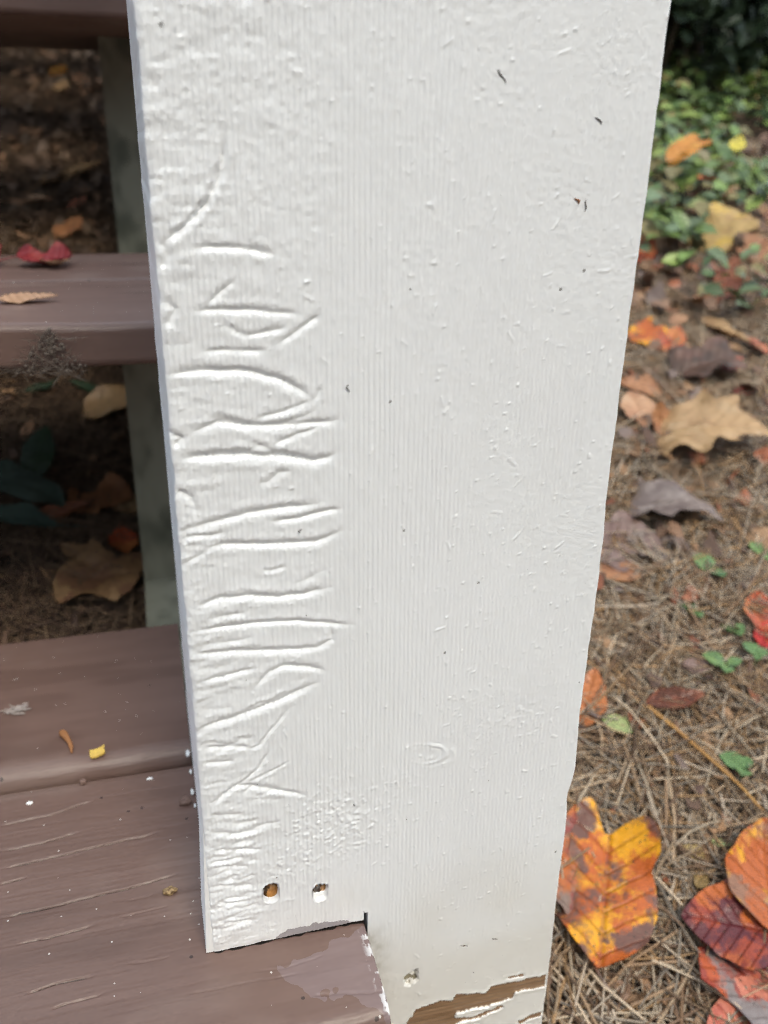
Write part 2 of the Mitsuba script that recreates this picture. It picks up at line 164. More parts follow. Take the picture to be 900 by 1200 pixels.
def post_colour(p, n, uv):
    x, z, y = p.x, p.z, p.y
    c = mix((0.835, 0.840, 0.845), (0.800, 0.803, 0.805), fbm(x * 40, z * 22, y * 30))
    low = smoothstep(0.04, -0.045, z + 0.03 * (noise(x * 60, z * 60) - 0.5))
    c = mix(c, (0.70, 0.665, 0.60), low * 0.75)
    # grime beside the end of the tread, and a few greasy scuffs
    g = smoothstep(0.0145, 0.001, dr.abs(x - 0.0575)) * smoothstep(0.003, -0.012, z) * smoothstep(-0.065, -0.03, z) * fbm(x * 300, z * 300)
    c = mix(c, (0.30, 0.28, 0.21), g * 0.8)
    # pin-head pits in the paint
    d, _, r = voronoi(x * 190, z * 190)
    c = mix(c, (0.16, 0.15, 0.14), dr.select((d < 0.10 * (r - 0.982) * 60) & (r > 0.982), 0.75, 0.0))
    # smear of tread paint along the bottom cut
    top = 0.0064 - 0.9 * dr.square(x - 0.037) * 12 + 0.0016 * (noise(x * 500, z * 500) - 0.5)
    lil = dr.select((x > 0.0235) & (x < 0.0575) & (z < top) & (z > -0.004), 1.0, 0.0)
    c = mix(c, (0.27, 0.235, 0.245), lil * 0.85)
    nk = dr.select((dr.square(x - 0.079) + dr.square(z + 0.033) < 0.00007) & (y > 0.0016) & (y < 0.02), smoothstep(0.3, 0.6, fbm(x * 600, z * 600, 5.0)), 0.0)
    c = mix(c, (0.22, 0.19, 0.13), nk)
    # bare wood where the paint film is gone (recessed band near the foot)
    bare = dr.select((z < -0.02) & (dr.square(x - 0.079) + dr.square(z + 0.033) > 0.00007) & (y > 0.00026) & (y < 0.0016) & (x > 0.072) & (x < 0.1392), 1.0, 0.0)
    wood = mix((0.17, 0.095, 0.050), (0.30, 0.185, 0.105), fbm(x * 60, z * 900, 3.0))
    c = mix(c, wood, bare)
    h = dr.minimum(blob(p, HOLES[0][0] * 1e-3, HOLES[0][1] * 1e-3, .005, .007), blob(p, HOLES[1][0] * 1e-3, HOLES[1][1] * 1e-3, .005, .007))
    deep = dr.select((h < 1) & (y > 0.0024) & (y < 0.02), 1.0, 0.0)
    c = mix(c, mix((0.05, 0.028, 0.014), (0.42, 0.21, 0.07), smoothstep(0.42, 0.70, fbm(x * 500, z * 500, 1.0))), deep)
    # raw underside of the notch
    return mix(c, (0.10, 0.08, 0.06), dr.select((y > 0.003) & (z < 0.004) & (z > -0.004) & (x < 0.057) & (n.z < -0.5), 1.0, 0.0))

def tread_colour(p, n, uv):
    x, y, z = p.x, p.y, p.z
    c = mix((0.168, 0.104, 0.085), (0.138, 0.083, 0.067), fbm(x * 9, y * 130, z * 130))
    c = mix(c, (0.198, 0.136, 0.114), 0.55 * smoothstep(0.5, 0.75, fbm(x * 25, y * 45, 2.0)))
    c = mix(c, (0.118, 0.070, 0.056), 0.7 * smoothstep(0.52, 0.72, fbm(x * 14 + 5, y * 60, 7.0)))
    d, _, r = voronoi(x * 170, y * 170)
    c = mix(c, (0.55, 0.50, 0.46), dr.select((d < 0.075 * (r - 0.86) * 7) & (r > 0.90) & (dr.abs(n.z) > 0.5), 0.9, 0.0))
    c = mix(c, (0.035, 0.025, 0.022), dr.select((d < 0.12) & (r < 0.010) & (dr.abs(n.z) > 0.5), 0.8, 0.0))
    c = mix(c, (0.030, 0.020, 0.018), dr.select((y > -0.03) & (y < 0.107), smoothstep(0.00118, 0.00080, z), 0.0) * dr.select(z > -0.003, 0.9, 0.0))  # shade of the cracks, put into the colour by depth
    # worn lilac primer at the end of the lowest tread
    e = 0.010 * (fbm(x * 160, y * 160, 4.0) - 0.5)
    a = (y + 0.004 + e) < (x - 0.054) * 0.27
    b = (y + 0.030 + 1.4 * e) > (x - 0.055) * -0.20 - dr.maximum(0, x - 0.045) * 0.6
    cc = (x - 0.020 + e) > dr.maximum(0, -0.013 - y) * 1.1
    worn = dr.select(a & b & cc & (x < 0.062) & (z < 0.01) & (z > -0.02) & (y < 0.0), 1.0, 0.0)
    c = mix(c, mix((0.205, 0.150, 0.156), (0.255, 0.198, 0.207), fbm(x * 90, y * 400)), worn * 0.45)
    rim = dr.select(worn > 0.5, smoothstep(0.0034, 0.0, dr.abs(x - 0.0570)) * smoothstep(0.58, 0.66, fbm(x * 500, y * 300, 9.0)), 0.0)
    c = mix(c, (0.62, 0.60, 0.60), rim)
    # shade of the gap under the post, put into the colour as near-black
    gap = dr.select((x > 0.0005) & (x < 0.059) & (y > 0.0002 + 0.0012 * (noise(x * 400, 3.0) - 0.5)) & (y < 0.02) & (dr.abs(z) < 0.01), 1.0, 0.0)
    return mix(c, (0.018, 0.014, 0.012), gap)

def ground_colour(p, n, uv):
    x, y = p.x, p.y
    c = mix((0.055, 0.037, 0.026), (0.105, 0.075, 0.052), fbm(x * 18, y * 18))
    c = mix(c, (0.15, 0.105, 0.072), 0.7 * smoothstep(0.5, 0.8, fbm(x * 150, y * 150, 2.0)))
    return mix(c, (0.025, 0.018, 0.013), 0.8 * smoothstep(0.55, 0.75, fbm(x * 75 + 9, y * 75, 4.0)))

scene['post_paint'] = {'type': 'twosided', 'bsdf': {'type': 'bumpmap', 'scale': 1.0, 'map': proc(lambda p, n, uv: 0.00013 * fbm(p.x * 800, p.y * 800, p.z * 800, 2), 2e-4),
    'bsdf': {'type': 'principled', 'base_color': proc(post_colour), 'roughness': 0.23, 'specular': 0.5}}}
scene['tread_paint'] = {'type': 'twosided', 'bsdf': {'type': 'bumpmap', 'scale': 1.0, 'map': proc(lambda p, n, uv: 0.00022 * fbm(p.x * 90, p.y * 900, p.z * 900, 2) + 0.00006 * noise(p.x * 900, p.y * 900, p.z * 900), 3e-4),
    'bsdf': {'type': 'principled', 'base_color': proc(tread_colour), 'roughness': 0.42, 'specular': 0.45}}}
scene['stringer_paint'] = principled(lambda p, n, uv: mix((0.22, 0.21, 0.155), (0.09, 0.09, 0.062), smoothstep(0.35, 0.75, fbm(p.x * 60, p.y * 60, p.z * 30))), 0.55)
scene['deck_wood'] = principled(lambda p, n, uv: mix((0.13, 0.085, 0.06), (0.08, 0.05, 0.035), fbm(p.x * 4, p.y * 60, p.z * 40)), 0.7)
scene['soil'] = {'type': 'twosided', 'bsdf': {'type': 'bumpmap', 'scale': 1.0, 'map': proc(lambda p, n, uv: 0.006 * fbm(p.x * 60, p.y * 60, p.z * 20, 4), 1e-3),
    'bsdf': {'type': 'principled', 'base_color': proc(ground_colour), 'roughness': 0.85, 'specular': 0.2}}}
VC = {'type': 'mesh_attribute', 'name': 'vertex_color'}
scene['straw'] = {'type': 'twosided', 'bsdf': {'type': 'principled', 'base_color': VC, 'roughness': 0.55, 'specular': 0.3}}
scene['foliage'] = {'type': 'twosided', 'bsdf': {'type': 'principled', 'base_color': VC, 'roughness': 0.4, 'specular': 0.4}}
scene['bark'] = principled(lambda p, n, uv: mix((0.10, 0.07, 0.05), (0.05, 0.035, 0.025), fbm(p.x * 90, p.y * 90, p.z * 30)), 0.8)
scene['white_caulk'] = principled((0.80, 0.79, 0.77), 0.5)
scene['dark_fleck'] = principled((0.07, 0.05, 0.035), 0.6)
scene['rust_fleck'] = principled((0.30, 0.13, 0.05), 0.6)
scene['crumb_brown'] = principled(lambda p, n, uv: mix((0.13, 0.075, 0.06), (0.22, 0.14, 0.11), fbm(p.x * 900, p.y * 900, p.z * 900)), 0.7)
scene['crumb_tan'] = principled(lambda p, n, uv: mix((0.38, 0.26, 0.13), (0.16, 0.10, 0.05), smoothstep(0.4, 0.65, fbm(p.x * 900, p.y * 900, p.z * 900))), 0.7)
scene['chip_yellow'] = principled(lambda p, n, uv: mix((0.80, 0.55, 0.12), (0.62, 0.40, 0.10), fbm(p.x * 700, p.y * 700)), 0.6)
scene['lint_grey'] = principled((0.42, 0.36, 0.33), 0.8)
scene['web'] = principled((0.15, 0.118, 0.095), 0.8)

# leaf palettes: base, first blotch, its amount, second blotch, its amount, vein tint
PAL = {
    'mottled':     ((0.46, 0.105, 0.018), (0.74, 0.34, 0.015), .46, (0.15, 0.070, 0.050), .46, (0.26, 0.05, 0.02)),
    'ember':       ((0.42, 0.105, 0.026), (0.26, 0.13, 0.08), .48, (0.74, 0.36, 0.02), .34, (0.24, 0.05, 0.02)),
    'greyorange':  ((0.22, 0.15, 0.12), (0.42, 0.12, 0.03), .48, (0.24, 0.05, 0.04), .42, (0.15, 0.08, 0.05)),
    'redorange':   ((0.30, 0.050, 0.022), (0.46, 0.115, 0.025), .46, (0.11, 0.022, 0.025), .50, (0.10, 0.02, 0.02)),
    'redgrey':     ((0.30, 0.055, 0.035), (0.24, 0.20, 0.19), .50, (0.44, 0.09, 0.03), .40, (0.09, 0.02, 0.02)),
    'salmon':      ((0.50, 0.16, 0.10), (0.42, 0.09, 0.06), .45, (0.55, 0.24, 0.13), .40, (0.30, 0.07, 0.05)),
    'orangered':   ((0.42, 0.085, 0.035), (0.52, 0.19, 0.06), .45, (0.24, 0.05, 0.03), .40, (0.22, 0.04, 0.02)),
    'red':         ((0.45, 0.030, 0.022), (0.36, 0.02, 0.02), .45, (0.50, 0.10, 0.05), .35, (0.25, 0.02, 0.02)),
    'crimson':     ((0.26, 0.020, 0.022), (0.20, 0.015, 0.02), .45, (0.33, 0.05, 0.04), .38, (0.13, 0.012, 0.015)),
    'redbrown':    ((0.20, 0.065, 0.035), (0.28, 0.10, 0.05), .45, (0.11, 0.04, 0.025), .40, (0.10, 0.03, 0.02)),
    'orange':      ((0.48, 0.16, 0.05), (0.36, 0.12, 0.05), .45, (0.22, 0.08, 0.04), .35, (0.26, 0.08, 0.03)),
    'orangebrown': ((0.36, 0.165, 0.075), (0.28, 0.12, 0.055), .45, (0.44, 0.22, 0.11), .35, (0.22, 0.09, 0.05)),
    'orangebrown2':((0.24, 0.135, 0.065), (0.18, 0.09, 0.05), .45, (0.30, 0.18, 0.09), .35, (0.14, 0.07, 0.04)),
    'brown':       ((0.095, 0.052, 0.036), (0.14, 0.07, 0.05), .42, (0.06, 0.035, 0.025), .40, (0.06, 0.03, 0.02)),
    'mauve':       ((0.21, 0.135, 0.115), (0.16, 0.095, 0.08), .45, (0.26, 0.18, 0.16), .40, (0.13, 0.08, 0.065)),
    'grey':        ((0.215, 0.165, 0.145), (0.15, 0.11, 0.10), .45, (0.29, 0.235, 0.21), .40, (0.13, 0.09, 0.08)),
    'tan':         ((0.43, 0.270, 0.135), (0.33, 0.19, 0.09), .42, (0.50, 0.34, 0.19), .40, (0.30, 0.17, 0.08)),
    'tan2':        ((0.47, 0.265, 0.150), (0.40, 0.20, 0.11), .42, (0.52, 0.33, 0.20), .40, (0.34, 0.17, 0.09)),
    'tanyellow':   ((0.44, 0.290, 0.110), (0.55, 0.36, 0.08), .44, (0.34, 0.20, 0.08), .40, (0.52, 0.38, 0.15)),
    'ochre':       ((0.52, 0.215, 0.035), (0.40, 0.13, 0.025), .44, (0.58, 0.30, 0.06), .40, (0.30, 0.10, 0.02)),
    'ochrebrown':  ((0.33, 0.230, 0.080), (0.22, 0.14, 0.05), .48, (0.40, 0.29, 0.12), .40, (0.2, 0.13, 0.05)),
    'yellow':      ((0.62, 0.520, 0.070), (0.50, 0.42, 0.08), .42, (0.66, 0.58, 0.12), .30, (0.50, 0.42, 0.1)),
    'palegreen':   ((0.30, 0.345, 0.135), (0.36, 0.37, 0.16), .44, (0.24, 0.29, 0.11), .36, (0.40, 0.42, 0.2)),
    'darkgreen':   ((0.022, 0.046, 0.022), (0.03, 0.06, 0.028), .44, (0.02, 0.045, 0.025), .36, (0.06, 0.10, 0.05)),
    'darkgreen2':  ((0.085, 0.130, 0.105), (0.07, 0.11, 0.09), .44, (0.10, 0.145, 0.115), .36, (0.10, 0.14, 0.11)),
    'young':       ((0.115, 0.205, 0.070), (0.155, 0.245, 0.075), .44, (0.085, 0.165, 0.075), .40, (0.17, 0.26, 0.11)),
}
KINDS = list(PAL)
TABLE = np.array([[*A, *B, tb, *D, td, *V] for A, B, tb, D, td, V in PAL.values()], dtype=np.float32)
COLUMN = [mi.Float(np.ascontiguousarray(TABLE[:, i])) for i in range(TABLE.shape[1])]
def leaf_uv(uv):
    """A leaf's u is shifted by ten for each palette: (palette, u, v)."""
    k = dr.floor((uv.x + 5) / 10)
    return mi.UInt32(dr.clip(k, 0, len(KINDS) - 1)), uv.x - 10 * k, uv.y
def leaf_colour(p, n, uv):
    k, u, v = leaf_uv(uv)
    g = [dr.gather(mi.Float, c, k) for c in COLUMN]
    A, B, tb, D, td, V = C(*g[0:3]), C(*g[3:6]), g[6], C(*g[7:10]), g[10], C(*g[11:14])
    x, y, z = p.x * 1000, p.y * 1000, p.z * 1000
    w = fbm(x / 5, y / 5, z / 5)
    w2 = fbm(x / 1.7, y / 1.7, z / 1.7)
    b1 = fbm(x / 24 + 0.8 * w, y / 24, z / 24 + 3, 4) + 0.16 * (w2 - 0.5)
    b2 = fbm(x / 15 + 40, y / 15 + w, z / 15, 4) + 0.14 * (w2 - 0.5) - 0.05 * smoothstep(0.10, 0.0, dr.abs(u))
    c = A
    t1 = smoothstep(1 - tb - 0.07, 1 - tb + 0.08, b1 + 0.02); c = c * (1 - t1) + B * t1
    t2 = smoothstep(1 - td - 0.07, 1 - td + 0.09, b2); c = c * (1 - t2) + D * t2
    c = c * (0.82 + 0.36 * fbm(x / 1.6, y / 1.6, z / 1.6))
    a = dr.abs(u)
    t = (v - 0.75 * a) * 8
    fr = dr.abs(t - dr.floor(t) - 0.5)
    vein = dr.maximum(smoothstep(0.016, 0.006, a), 0.7 * smoothstep(0.085, 0.03, fr) * smoothstep(0.5, 0.1, a))
    d1, d2, _ = voronoi(u * 34, v * 34)
    vein = (0.15 + 0.5 * fbm(x / 9, y / 9, z / 9)) * dr.maximum(vein, 0.3 * smoothstep(0.12, 0.03, d2 - d1))
    c = c * (1 - vein) + V * vein
    dd, _, rr = voronoi(x / 3.2, y / 3.2)
    return mix(c, (0.05, 0.03, 0.02), dr.select((dd < 0.22) & (rr > 0.93), 0.75, 0.0))
def leaf_relief(p, n, uv):
    _, u, v = leaf_uv(uv)
    a = dr.abs(u); t = (v - 0.75 * a) * 8
    fr = dr.abs(t - dr.floor(t) - 0.5)
    return -0.0009 * smoothstep(0.10, 0.0, fr) - 0.001 * smoothstep(0.03, 0.0, a) + 0.0009 * fbm(p.x * 220, p.y * 220, p.z * 220)
scene['leaf_skin'] = {'type': 'twosided', 'bsdf': {'type': 'bumpmap', 'scale': 1.0, 'map': proc(leaf_relief, 5e-4), 'bsdf': {'type': 'principled', 'base_color': proc(leaf_colour), 'roughness': 0.42, 'specular': 0.45}}}
def leaf_shift(name): return np.array([10.0 * KINDS.index(name), 0])

# ---------------------------------------------------------------- ground
def stretched(a, b, step, out, grow=1.22):
    c = list(np.arange(a, b, step)); s = step
    hi = [c[-1]]
    while hi[-1] < out: s *= grow; hi.append(hi[-1] + s)
    s = step; lo = [c[0]]
    while lo[-1] > -out: s *= grow; lo.append(lo[-1] - s)
    return np.array(lo[:0:-1] + c + hi[1:])
gx, gy = stretched(-330, 1700, 8, 60000), stretched(-120, 2300, 8, 60000)
GX, GY = np.meshgrid(gx, gy, indexing='ij')
i, j = np.meshgrid(np.arange(len(gx) - 1), np.arange(len(gy) - 1), indexing='ij')
q = np.stack([i * len(gy) + j, (i + 1) * len(gy) + j, (i + 1) * len(gy) + j + 1, i * len(gy) + j + 1], -1).reshape(-1, 4)
obj('ground', (np.stack([GX, GY, ground_z(GX, GY)], -1).reshape(-1, 3), np.vstack([q[:, [0, 1, 2]], q[:, [0, 2, 3]]])), 'soil', True)
tag('ground', 'sloping brown ground under the leaf litter', kind='structure')

# ---------------------------------------------------------------- white post
def seg_dist(X, Z, pts):
    pts = np.asarray(pts, float); best = np.full(X.shape, 1e9); along = np.zeros(X.shape); tot = 0
    L = np.linalg.norm(np.diff(pts, axis=0), axis=1); LL = L.sum()
    for a, b, l in zip(pts[:-1], pts[1:], L):
        d = b - a; t = np.clip(((X - a[0]) * d[0] + (Z - a[1]) * d[1]) / (l * l + 1e-9), 0, 1)
        e = np.hypot(X - a[0] - t * d[0], Z - a[1] - t * d[1])
        along = np.where(e < best, (tot + t * l) / LL, along); best = np.minimum(best, e); tot += l
    return best, along

def mnoise(X, Z, sx, sz, seed, octaves=1):
    q = np.stack([X / sx, Z / sz, np.full_like(X, 0.37)], -1)
    return meshkit.fbm(q, octaves, seed) if octaves > 1 else meshkit.noise(q, seed)

def sstep(a, b, x):
    t = np.clip((x - a) / (b - a), 0, 1); return t * t * (3 - 2 * t)

def post_relief(xs, zs):
    """Outward height in millimetres of the painted front face."""
    X, Z = np.meshgrid(xs, zs, indexing='ij'); h = np.zeros_like(X)
    fine = sstep(-95, -88, Z) * (1 - sstep(338, 344, Z))
    # sawn texture: fine upright ridges, strongest towards the left
    amp = (0.24 + 1.05 * (1 - sstep(45, 95, X))) * (0.25 + 1.1 * sstep(0.25, 0.75, mnoise(X, Z, 20, 40, 11, 3))) * (1 - 0.55 * sstep(20, -30, Z))
    s = X / 1.55 + 0.9 * mnoise(X, Z, 40, 90, 12) + 0.45 * mnoise(X, Z, 3, 22, 13)
    h += 0.145 * amp * np.cos(2 * np.pi * s) * (0.25 + 1.2 * mnoise(X, Z, 1.55, 20, 14, 3))
    h += 0.55 * (mnoise(X, Z, 34, 55, 15, 2) - 0.5) + 0.15 * (mnoise(X, Z, 5, 7, 16, 2) - 0.5)
    h += (0.13 - 0.06 * sstep(50, 90, X)) * (mnoise(X, Z, 1.3, 1.3, 17, 2) - 0.5) * (0.4 + 1.2 * mnoise(X, Z, 25, 25, 57)) + 0.07 * (mnoise(X, Z, 3.1, 2.6, 58, 2) - 0.5)
    # bruised, cross-rippled strip along the left edge
    left = np.exp(-(X / 24) ** 2) * (0.45 + 0.8 * mnoise(X, Z, 30, 22, 18))
    rip = mnoise(X, Z, 9, 2.6, 19, 3) - 0.5
    h += 1.15 * left * rip * (1 + 0.5 * sstep(110, 40, Z)) + 0.5 * np.exp(-(X / 9) ** 2) * (mnoise(X, Z, 3, 3, 20, 2) - 0.5)
    up = np.exp(-((X - 22) / 26) ** 2) * sstep(225, 265, Z)
    h += 0.55 * up * (mnoise(X, Z, 2.6, 2.6, 21, 2) - 0.5)
    # pebbled patches
    st = np.zeros_like(X)
    for cx, cz, rx, rz, k in ((46, 54, 20, 17, 1.0), (31, 40, 12, 14, 0.8), (66, 66, 14, 6, 0.4), (112, 88, 20, 12, 0.26), (95, 97, 12, 8, 0.22)):
        st = np.maximum(st, k * np.exp(-((X - cx) / rx) ** 2 - ((Z - cz) / rz) ** 2))
    h += 1.8 * st * np.maximum(0, mnoise(X, Z, 1.25, 1.1, 22, 2) - 0.46)
    dx, dz = xs[1] - xs[0], 0
    def local(cx, cz, r):
        a, b = np.searchsorted(xs, cx - r), np.searchsorted(xs, cx + r)
        c, d = np.searchsorted(zs, cz - r), np.searchsorted(zs, cz + r)
        return np.s_[a:b, c:d]
    for depth, w, pts in SCR:
        pts = np.asarray(pts); c = (pts.min(0) + pts.max(0)) / 2; r = np.abs(pts - c).max() + 5 * w
        k = local(*c, r)
        wob = 0.9 * (mnoise(X[k], Z[k], 4, 4, 31, 3) - 0.5)
        d, t = seg_dist(X[k] + wob, Z[k] + wob, pts)
        up_ = np.clip(np.minimum(t, 1 - t) * 6, 0.15, 1) * (0.35 + 1.2 * mnoise(X[k], Z[k], 4, 3, 32, 2))
        h[k] += up_ * depth * 0.92 * (1 + 0.30 * np.cos(2 * np.pi * s[k])) * (-np.exp(-(d / (0.52 * w)) ** 1.5) + 0.22 * np.exp(-((d - 1.4 * w) / (0.7 * w)) ** 2) * mnoise(X[k], Z[k], 3, 2, 33))
    rng = np.random.default_rng(5)
    for _ in range(1500):
        cx, cz = rng.uniform(1, 139), rng.uniform(-90, 340); r = rng.choice([0.24, 0.32, 0.42, 0.6], p=[.45, .35, .17, .03])
        k = local(cx, cz, 3 * r); el = rng.uniform(0.6, 1.6)
        h[k] += rng.uniform(0.12, 0.36) * np.exp(-((X[k] - cx) / (r * el)) ** 2 - ((Z[k] - cz) / (r / el)) ** 2)
    for _ in range(64):   # finer wrinkles between the long scratches
        cz = rng.uniform(14, 205) if rng.random() < 0.4 else rng.uniform(12, 75)
        reach = np.interp(cz, [14, 60, 120, 200, 262], [15, 22, 44, 46, 30]); l = rng.uniform(5, 13) if cz < 75 else rng.uniform(6, 20); cx = rng.uniform(1 + l * .4, max(reach - l * .3, 3 + l * .4)); a = rng.normal(0.03, 0.12 if cz < 75 else 0.3)
        pts = [(cx + l * t * math.cos(a), cz + l * t * math.sin(a) + b_) for t, b_ in zip((-.5, -.17, .17, .5), rng.normal(0, .5, 4))]
        k = local(cx, cz, l / 2 + 4); w = rng.uniform(.8, 1.5); d, t = seg_dist(X[k], Z[k] + 0.7 * (mnoise(X[k], Z[k], 3, 3, 34, 2) - .5), pts)
        h[k] += rng.uniform(.18, .5) * np.clip(np.minimum(t, 1 - t) * 4, 0, 1) * (0.3 + 1.2 * mnoise(X[k], Z[k], 3, 3, 35, 2)) * (1 + 0.35 * np.cos(2 * np.pi * s[k])) * (-np.exp(-(d / (.55 * w)) ** 1.6) + .3 * np.exp(-((d - 1.4 * w) / (.7 * w)) ** 2))
    for _ in range(120):   # short paint hairs
        cx, cz, a, l = rng.uniform(8, 136), rng.uniform(-85, 335), rng.uniform(0, 3.1), rng.uniform(1, 3.5)
        k = local(cx, cz, l + 1); d, t = seg_dist(X[k], Z[k], [(cx - l / 2 * math.cos(a), cz - l / 2 * math.sin(a)), (cx + l / 2 * math.cos(a), cz + l / 2 * math.sin(a))])
        h[k] += rng.uniform(0.10, 0.26) * np.exp(-(d / 0.3) ** 2)
    # ring of an old knot
    e = np.hypot((X - 79) / 8.2, (Z - 77.5 + 0.22 * (X - 79)) / 4.2)
    e = e + 0.35 * (mnoise(X, Z, 5, 5, 42, 2) - .5)
    h += 0.36 * (np.exp(-((e - 1) / 0.13) ** 2) + 0.5 * np.exp(-((e - .62) / 0.13) ** 2) + 0.4 * np.exp(-((e - 1.4) / 0.14) ** 2) * (Z < 78)) * (0.3 + 0.7 * sstep(-0.3, 0.8, (X - 79) / 8.2)) * (0.5 + mnoise(X, Z, 4, 4, 41)) 
    h += 0.3 * np.exp(-((X - 77.5) / 0.7) ** 2 - ((Z - 76.8) / 0.6) ** 2)
    h *= fine
    # nail holes
    for n_, (cx, cz, rx, rz) in enumerate(HOLES):
        d = np.abs((X - cx) / rx) ** 3.6 + np.abs((Z - cz) / rz) ** 3.6
        d = d + 1.3 * (mnoise(X, Z, 1.6, 1.6, 43, 3) - 0.5)
        h -= (6.5, 4.2)[n_] * sstep(1.12, 0.72, d) * (0.7 + 0.5 * mnoise(X, Z, 1.2, 1.2, 44, 2)) * (1 + (0.5, 0.9)[n_] * np.clip((Z - cz) / rz, -0.6, 1))
        h += 0.32 * np.exp(-((d - 1.35) / 0.32) ** 2)
    pg = sg.Polygon(NICK); shapely.prepare(pg)
    k = local(79, -32, 12); ins = shapely.contains_xy(pg.buffer(0.1), X[k] + 3.0 * (mnoise(X[k], Z[k], 2, 2, 45, 3) - .5), Z[k] + 2.0 * (mnoise(X[k], Z[k], 1.5, 1.5, 49, 2) - .5))
    h[k] -= np.where(ins, 1.2 + 2.6 * mnoise(X[k], Z[k], 1.6, 1.6, 50, 2), 0)
    # peeled band near the foot
    jx, jz = X + 3.0 * (mnoise(X, Z, 3.5, 3.5, 46, 3) - 0.5), Z + 2.4 * (mnoise(X, Z, 2.6, 1.5, 47, 3) - 0.5)
    bare = np.zeros(X.shape, bool); k = np.s_[:, np.searchsorted(zs, -94):np.searchsorted(zs, -40)]
    for pts in PEEL:
        pg = sg.Polygon(pts).buffer(0.05); shapely.prepare(pg); bare[k] |= shapely.contains_xy(pg, jx[k], jz[k])
    bare &= (X > 60) & (X < 139.5)
    bare &= (Z > -88)
    h = np.where(bare, -0.62 + 0.12 * np.cos(Z * 3 + X * 0.2) + 0.1 * (mnoise(X, Z, 8, 0.8, 48) - 0.5), np.maximum(h, np.where(Z < -20, -0.22, -9)) if False else h)
    from scipy.ndimage import gaussian_filter
    lipz = gaussian_filter(bare.astype(float), 3.0) * ~bare * fine
    h = np.where((Z < -20) & ~bare, h + 0.9 * lipz * (0.3 + 1.2 * mnoise(X, Z, 3, 3, 59, 2)), h)
    low = (Z < -20) & ~bare & (np.hypot(X - 79, Z + 33) > 9)
    return np.where(low, np.maximum(h, -0.2), h), bare

PX = np.concatenate([[0, .12, .3, .55, .85], np.arange(1.2, 138.9, 0.4), [139.15, 139.45, 139.7, 139.88, 140]])
PZ = np.concatenate([np.arange(-330, -98, 8), np.arange(-95, 345, 0.4), np.arange(350, 1101, 10)])
H, _ = post_relief(PX, PZ)
X, Z = np.meshgrid(PX, PZ, indexing='ij')
R = 1.5 + 0.8 * (mnoise(X, Z, 500, 6, 51, 2) - 0.5)
for d in (X, 140 - X):
    k = np.clip(R - d, 0, R); H = H - (R - np.sqrt(np.maximum(R * R - k * k, 0)))
wl = 1.2 * (mnoise(X * 0, Z, 5, 5, 52, 3) - 0.5) + 0.5 * (mnoise(X * 0, Z, 5, 30, 53) - 0.5)
wr = 1.0 * (mnoise(X * 0, Z, 5, 7, 54, 3) - 0.5) + 1.3 * (mnoise(X * 0, Z, 5, 45, 55) - 0.5) - 1.3 * np.exp(-((Z - 45) / 6) ** 2) + 0.9 * np.exp(-((Z - 62) / 14) ** 2)
XX = X + wl * np.exp(-X / 4) * ((Z > -95) & (Z < 345)) + wr * np.exp(-(140 - X) / 4)
cut = np.where(X < 57.6, (2.6 + 0.012 * X + 0.5 * (mnoise(X, Z * 0, 2.2, 1, 56, 3) - 0.5)) * np.exp(-(Z / 7) ** 2), 0)
ZZ = Z + cut
nx, nz = len(PX), len(PZ)
front = np.stack([XX, -H, ZZ], -1).reshape(-1, 3)
cx, cz = (PX[1:] + PX[:-1]) / 2, (PZ[1:] + PZ[:-1]) / 2
CX, CZ = np.meshgrid(cx, cz, indexing='ij')
keep = ~((CX < 57.7) & (CZ < 0)) & ~((CX > 57.2) & (CX < 58.9) & (CZ < 6.6))
i, j = np.nonzero(keep)
q = np.stack([i * nz + j, (i + 1) * nz + j, (i + 1) * nz + j + 1, i * nz + j + 1], -1)
f = np.vstack([q[:, [0, 1, 2]], q[:, [0, 2, 3]]])
e = np.sort(np.vstack([f[:, [0, 1]], f[:, [1, 2]], f[:, [2, 0]]]), axis=1)
eo = np.vstack([f[:, [0, 1]], f[:, [1, 2]], f[:, [2, 0]]])
code = e[:, 0].astype(np.int64) * len(front) + e[:, 1]
_, first, count = np.unique(code, return_index=True, return_counts=True)
be = eo[first[count == 1]]
a, b = front[be[:, 0]], front[be[:, 1]]
a2, b2 = a.copy(), b.copy(); a2[:, 1] = 140; b2[:, 1] = 140
w = np.stack([a, b, b2, a2], 1).reshape(-1, 3); m = np.arange(len(be)) * 4 + len(front)
wf = np.vstack([np.stack([m + 1, m, m + 3], 1), np.stack([m + 1, m + 3, m + 2], 1)])
back = np.array([[0, 140, 4], [140, 140, 4], [140, 140, 1100], [0, 140, 1100], [58.5, 140, -330], [140, 140, -330.], [140, 140, 4], [58.5, 140, 4]])
nb = len(front) + len(w)
bf = np.array([[0, 2, 1], [0, 3, 2], [4, 6, 5], [4, 7, 6]]) + nb
V = np.vstack([front, w, back]); F = np.vstack([f, wf, bf])
used = np.unique(F); remap = np.full(len(V), -1); remap[used] = np.arange(len(used))
obj('stair_post__shaft', (V[used], remap[F]), 'post_paint', True)
pg = sg.Polygon([(-0.2, 62), (-1.0, 45), (-1.9, 25), (-2.6, 8), (-2.9, 2.2), (-0.1, 2.2)])
m = trimesh.creation.extrude_polygon(pg, 26, engine='earcut'); m.apply_transform([[1, 0, 0, 0.5], [0, 0, 1, 0.6], [0, 1, 0, 0], [0, 0, 0, 1]])
obj('stair_post__caulk_strip', m, 'white_caulk')
labels['stair_post__caulk_strip'] = {'label': 'bright white strip at the lower left edge of the post'}
tag('stair_post', 'thick white painted wooden post covered in horizontal scratch marks, notched over the lowest stair tread', 'post')

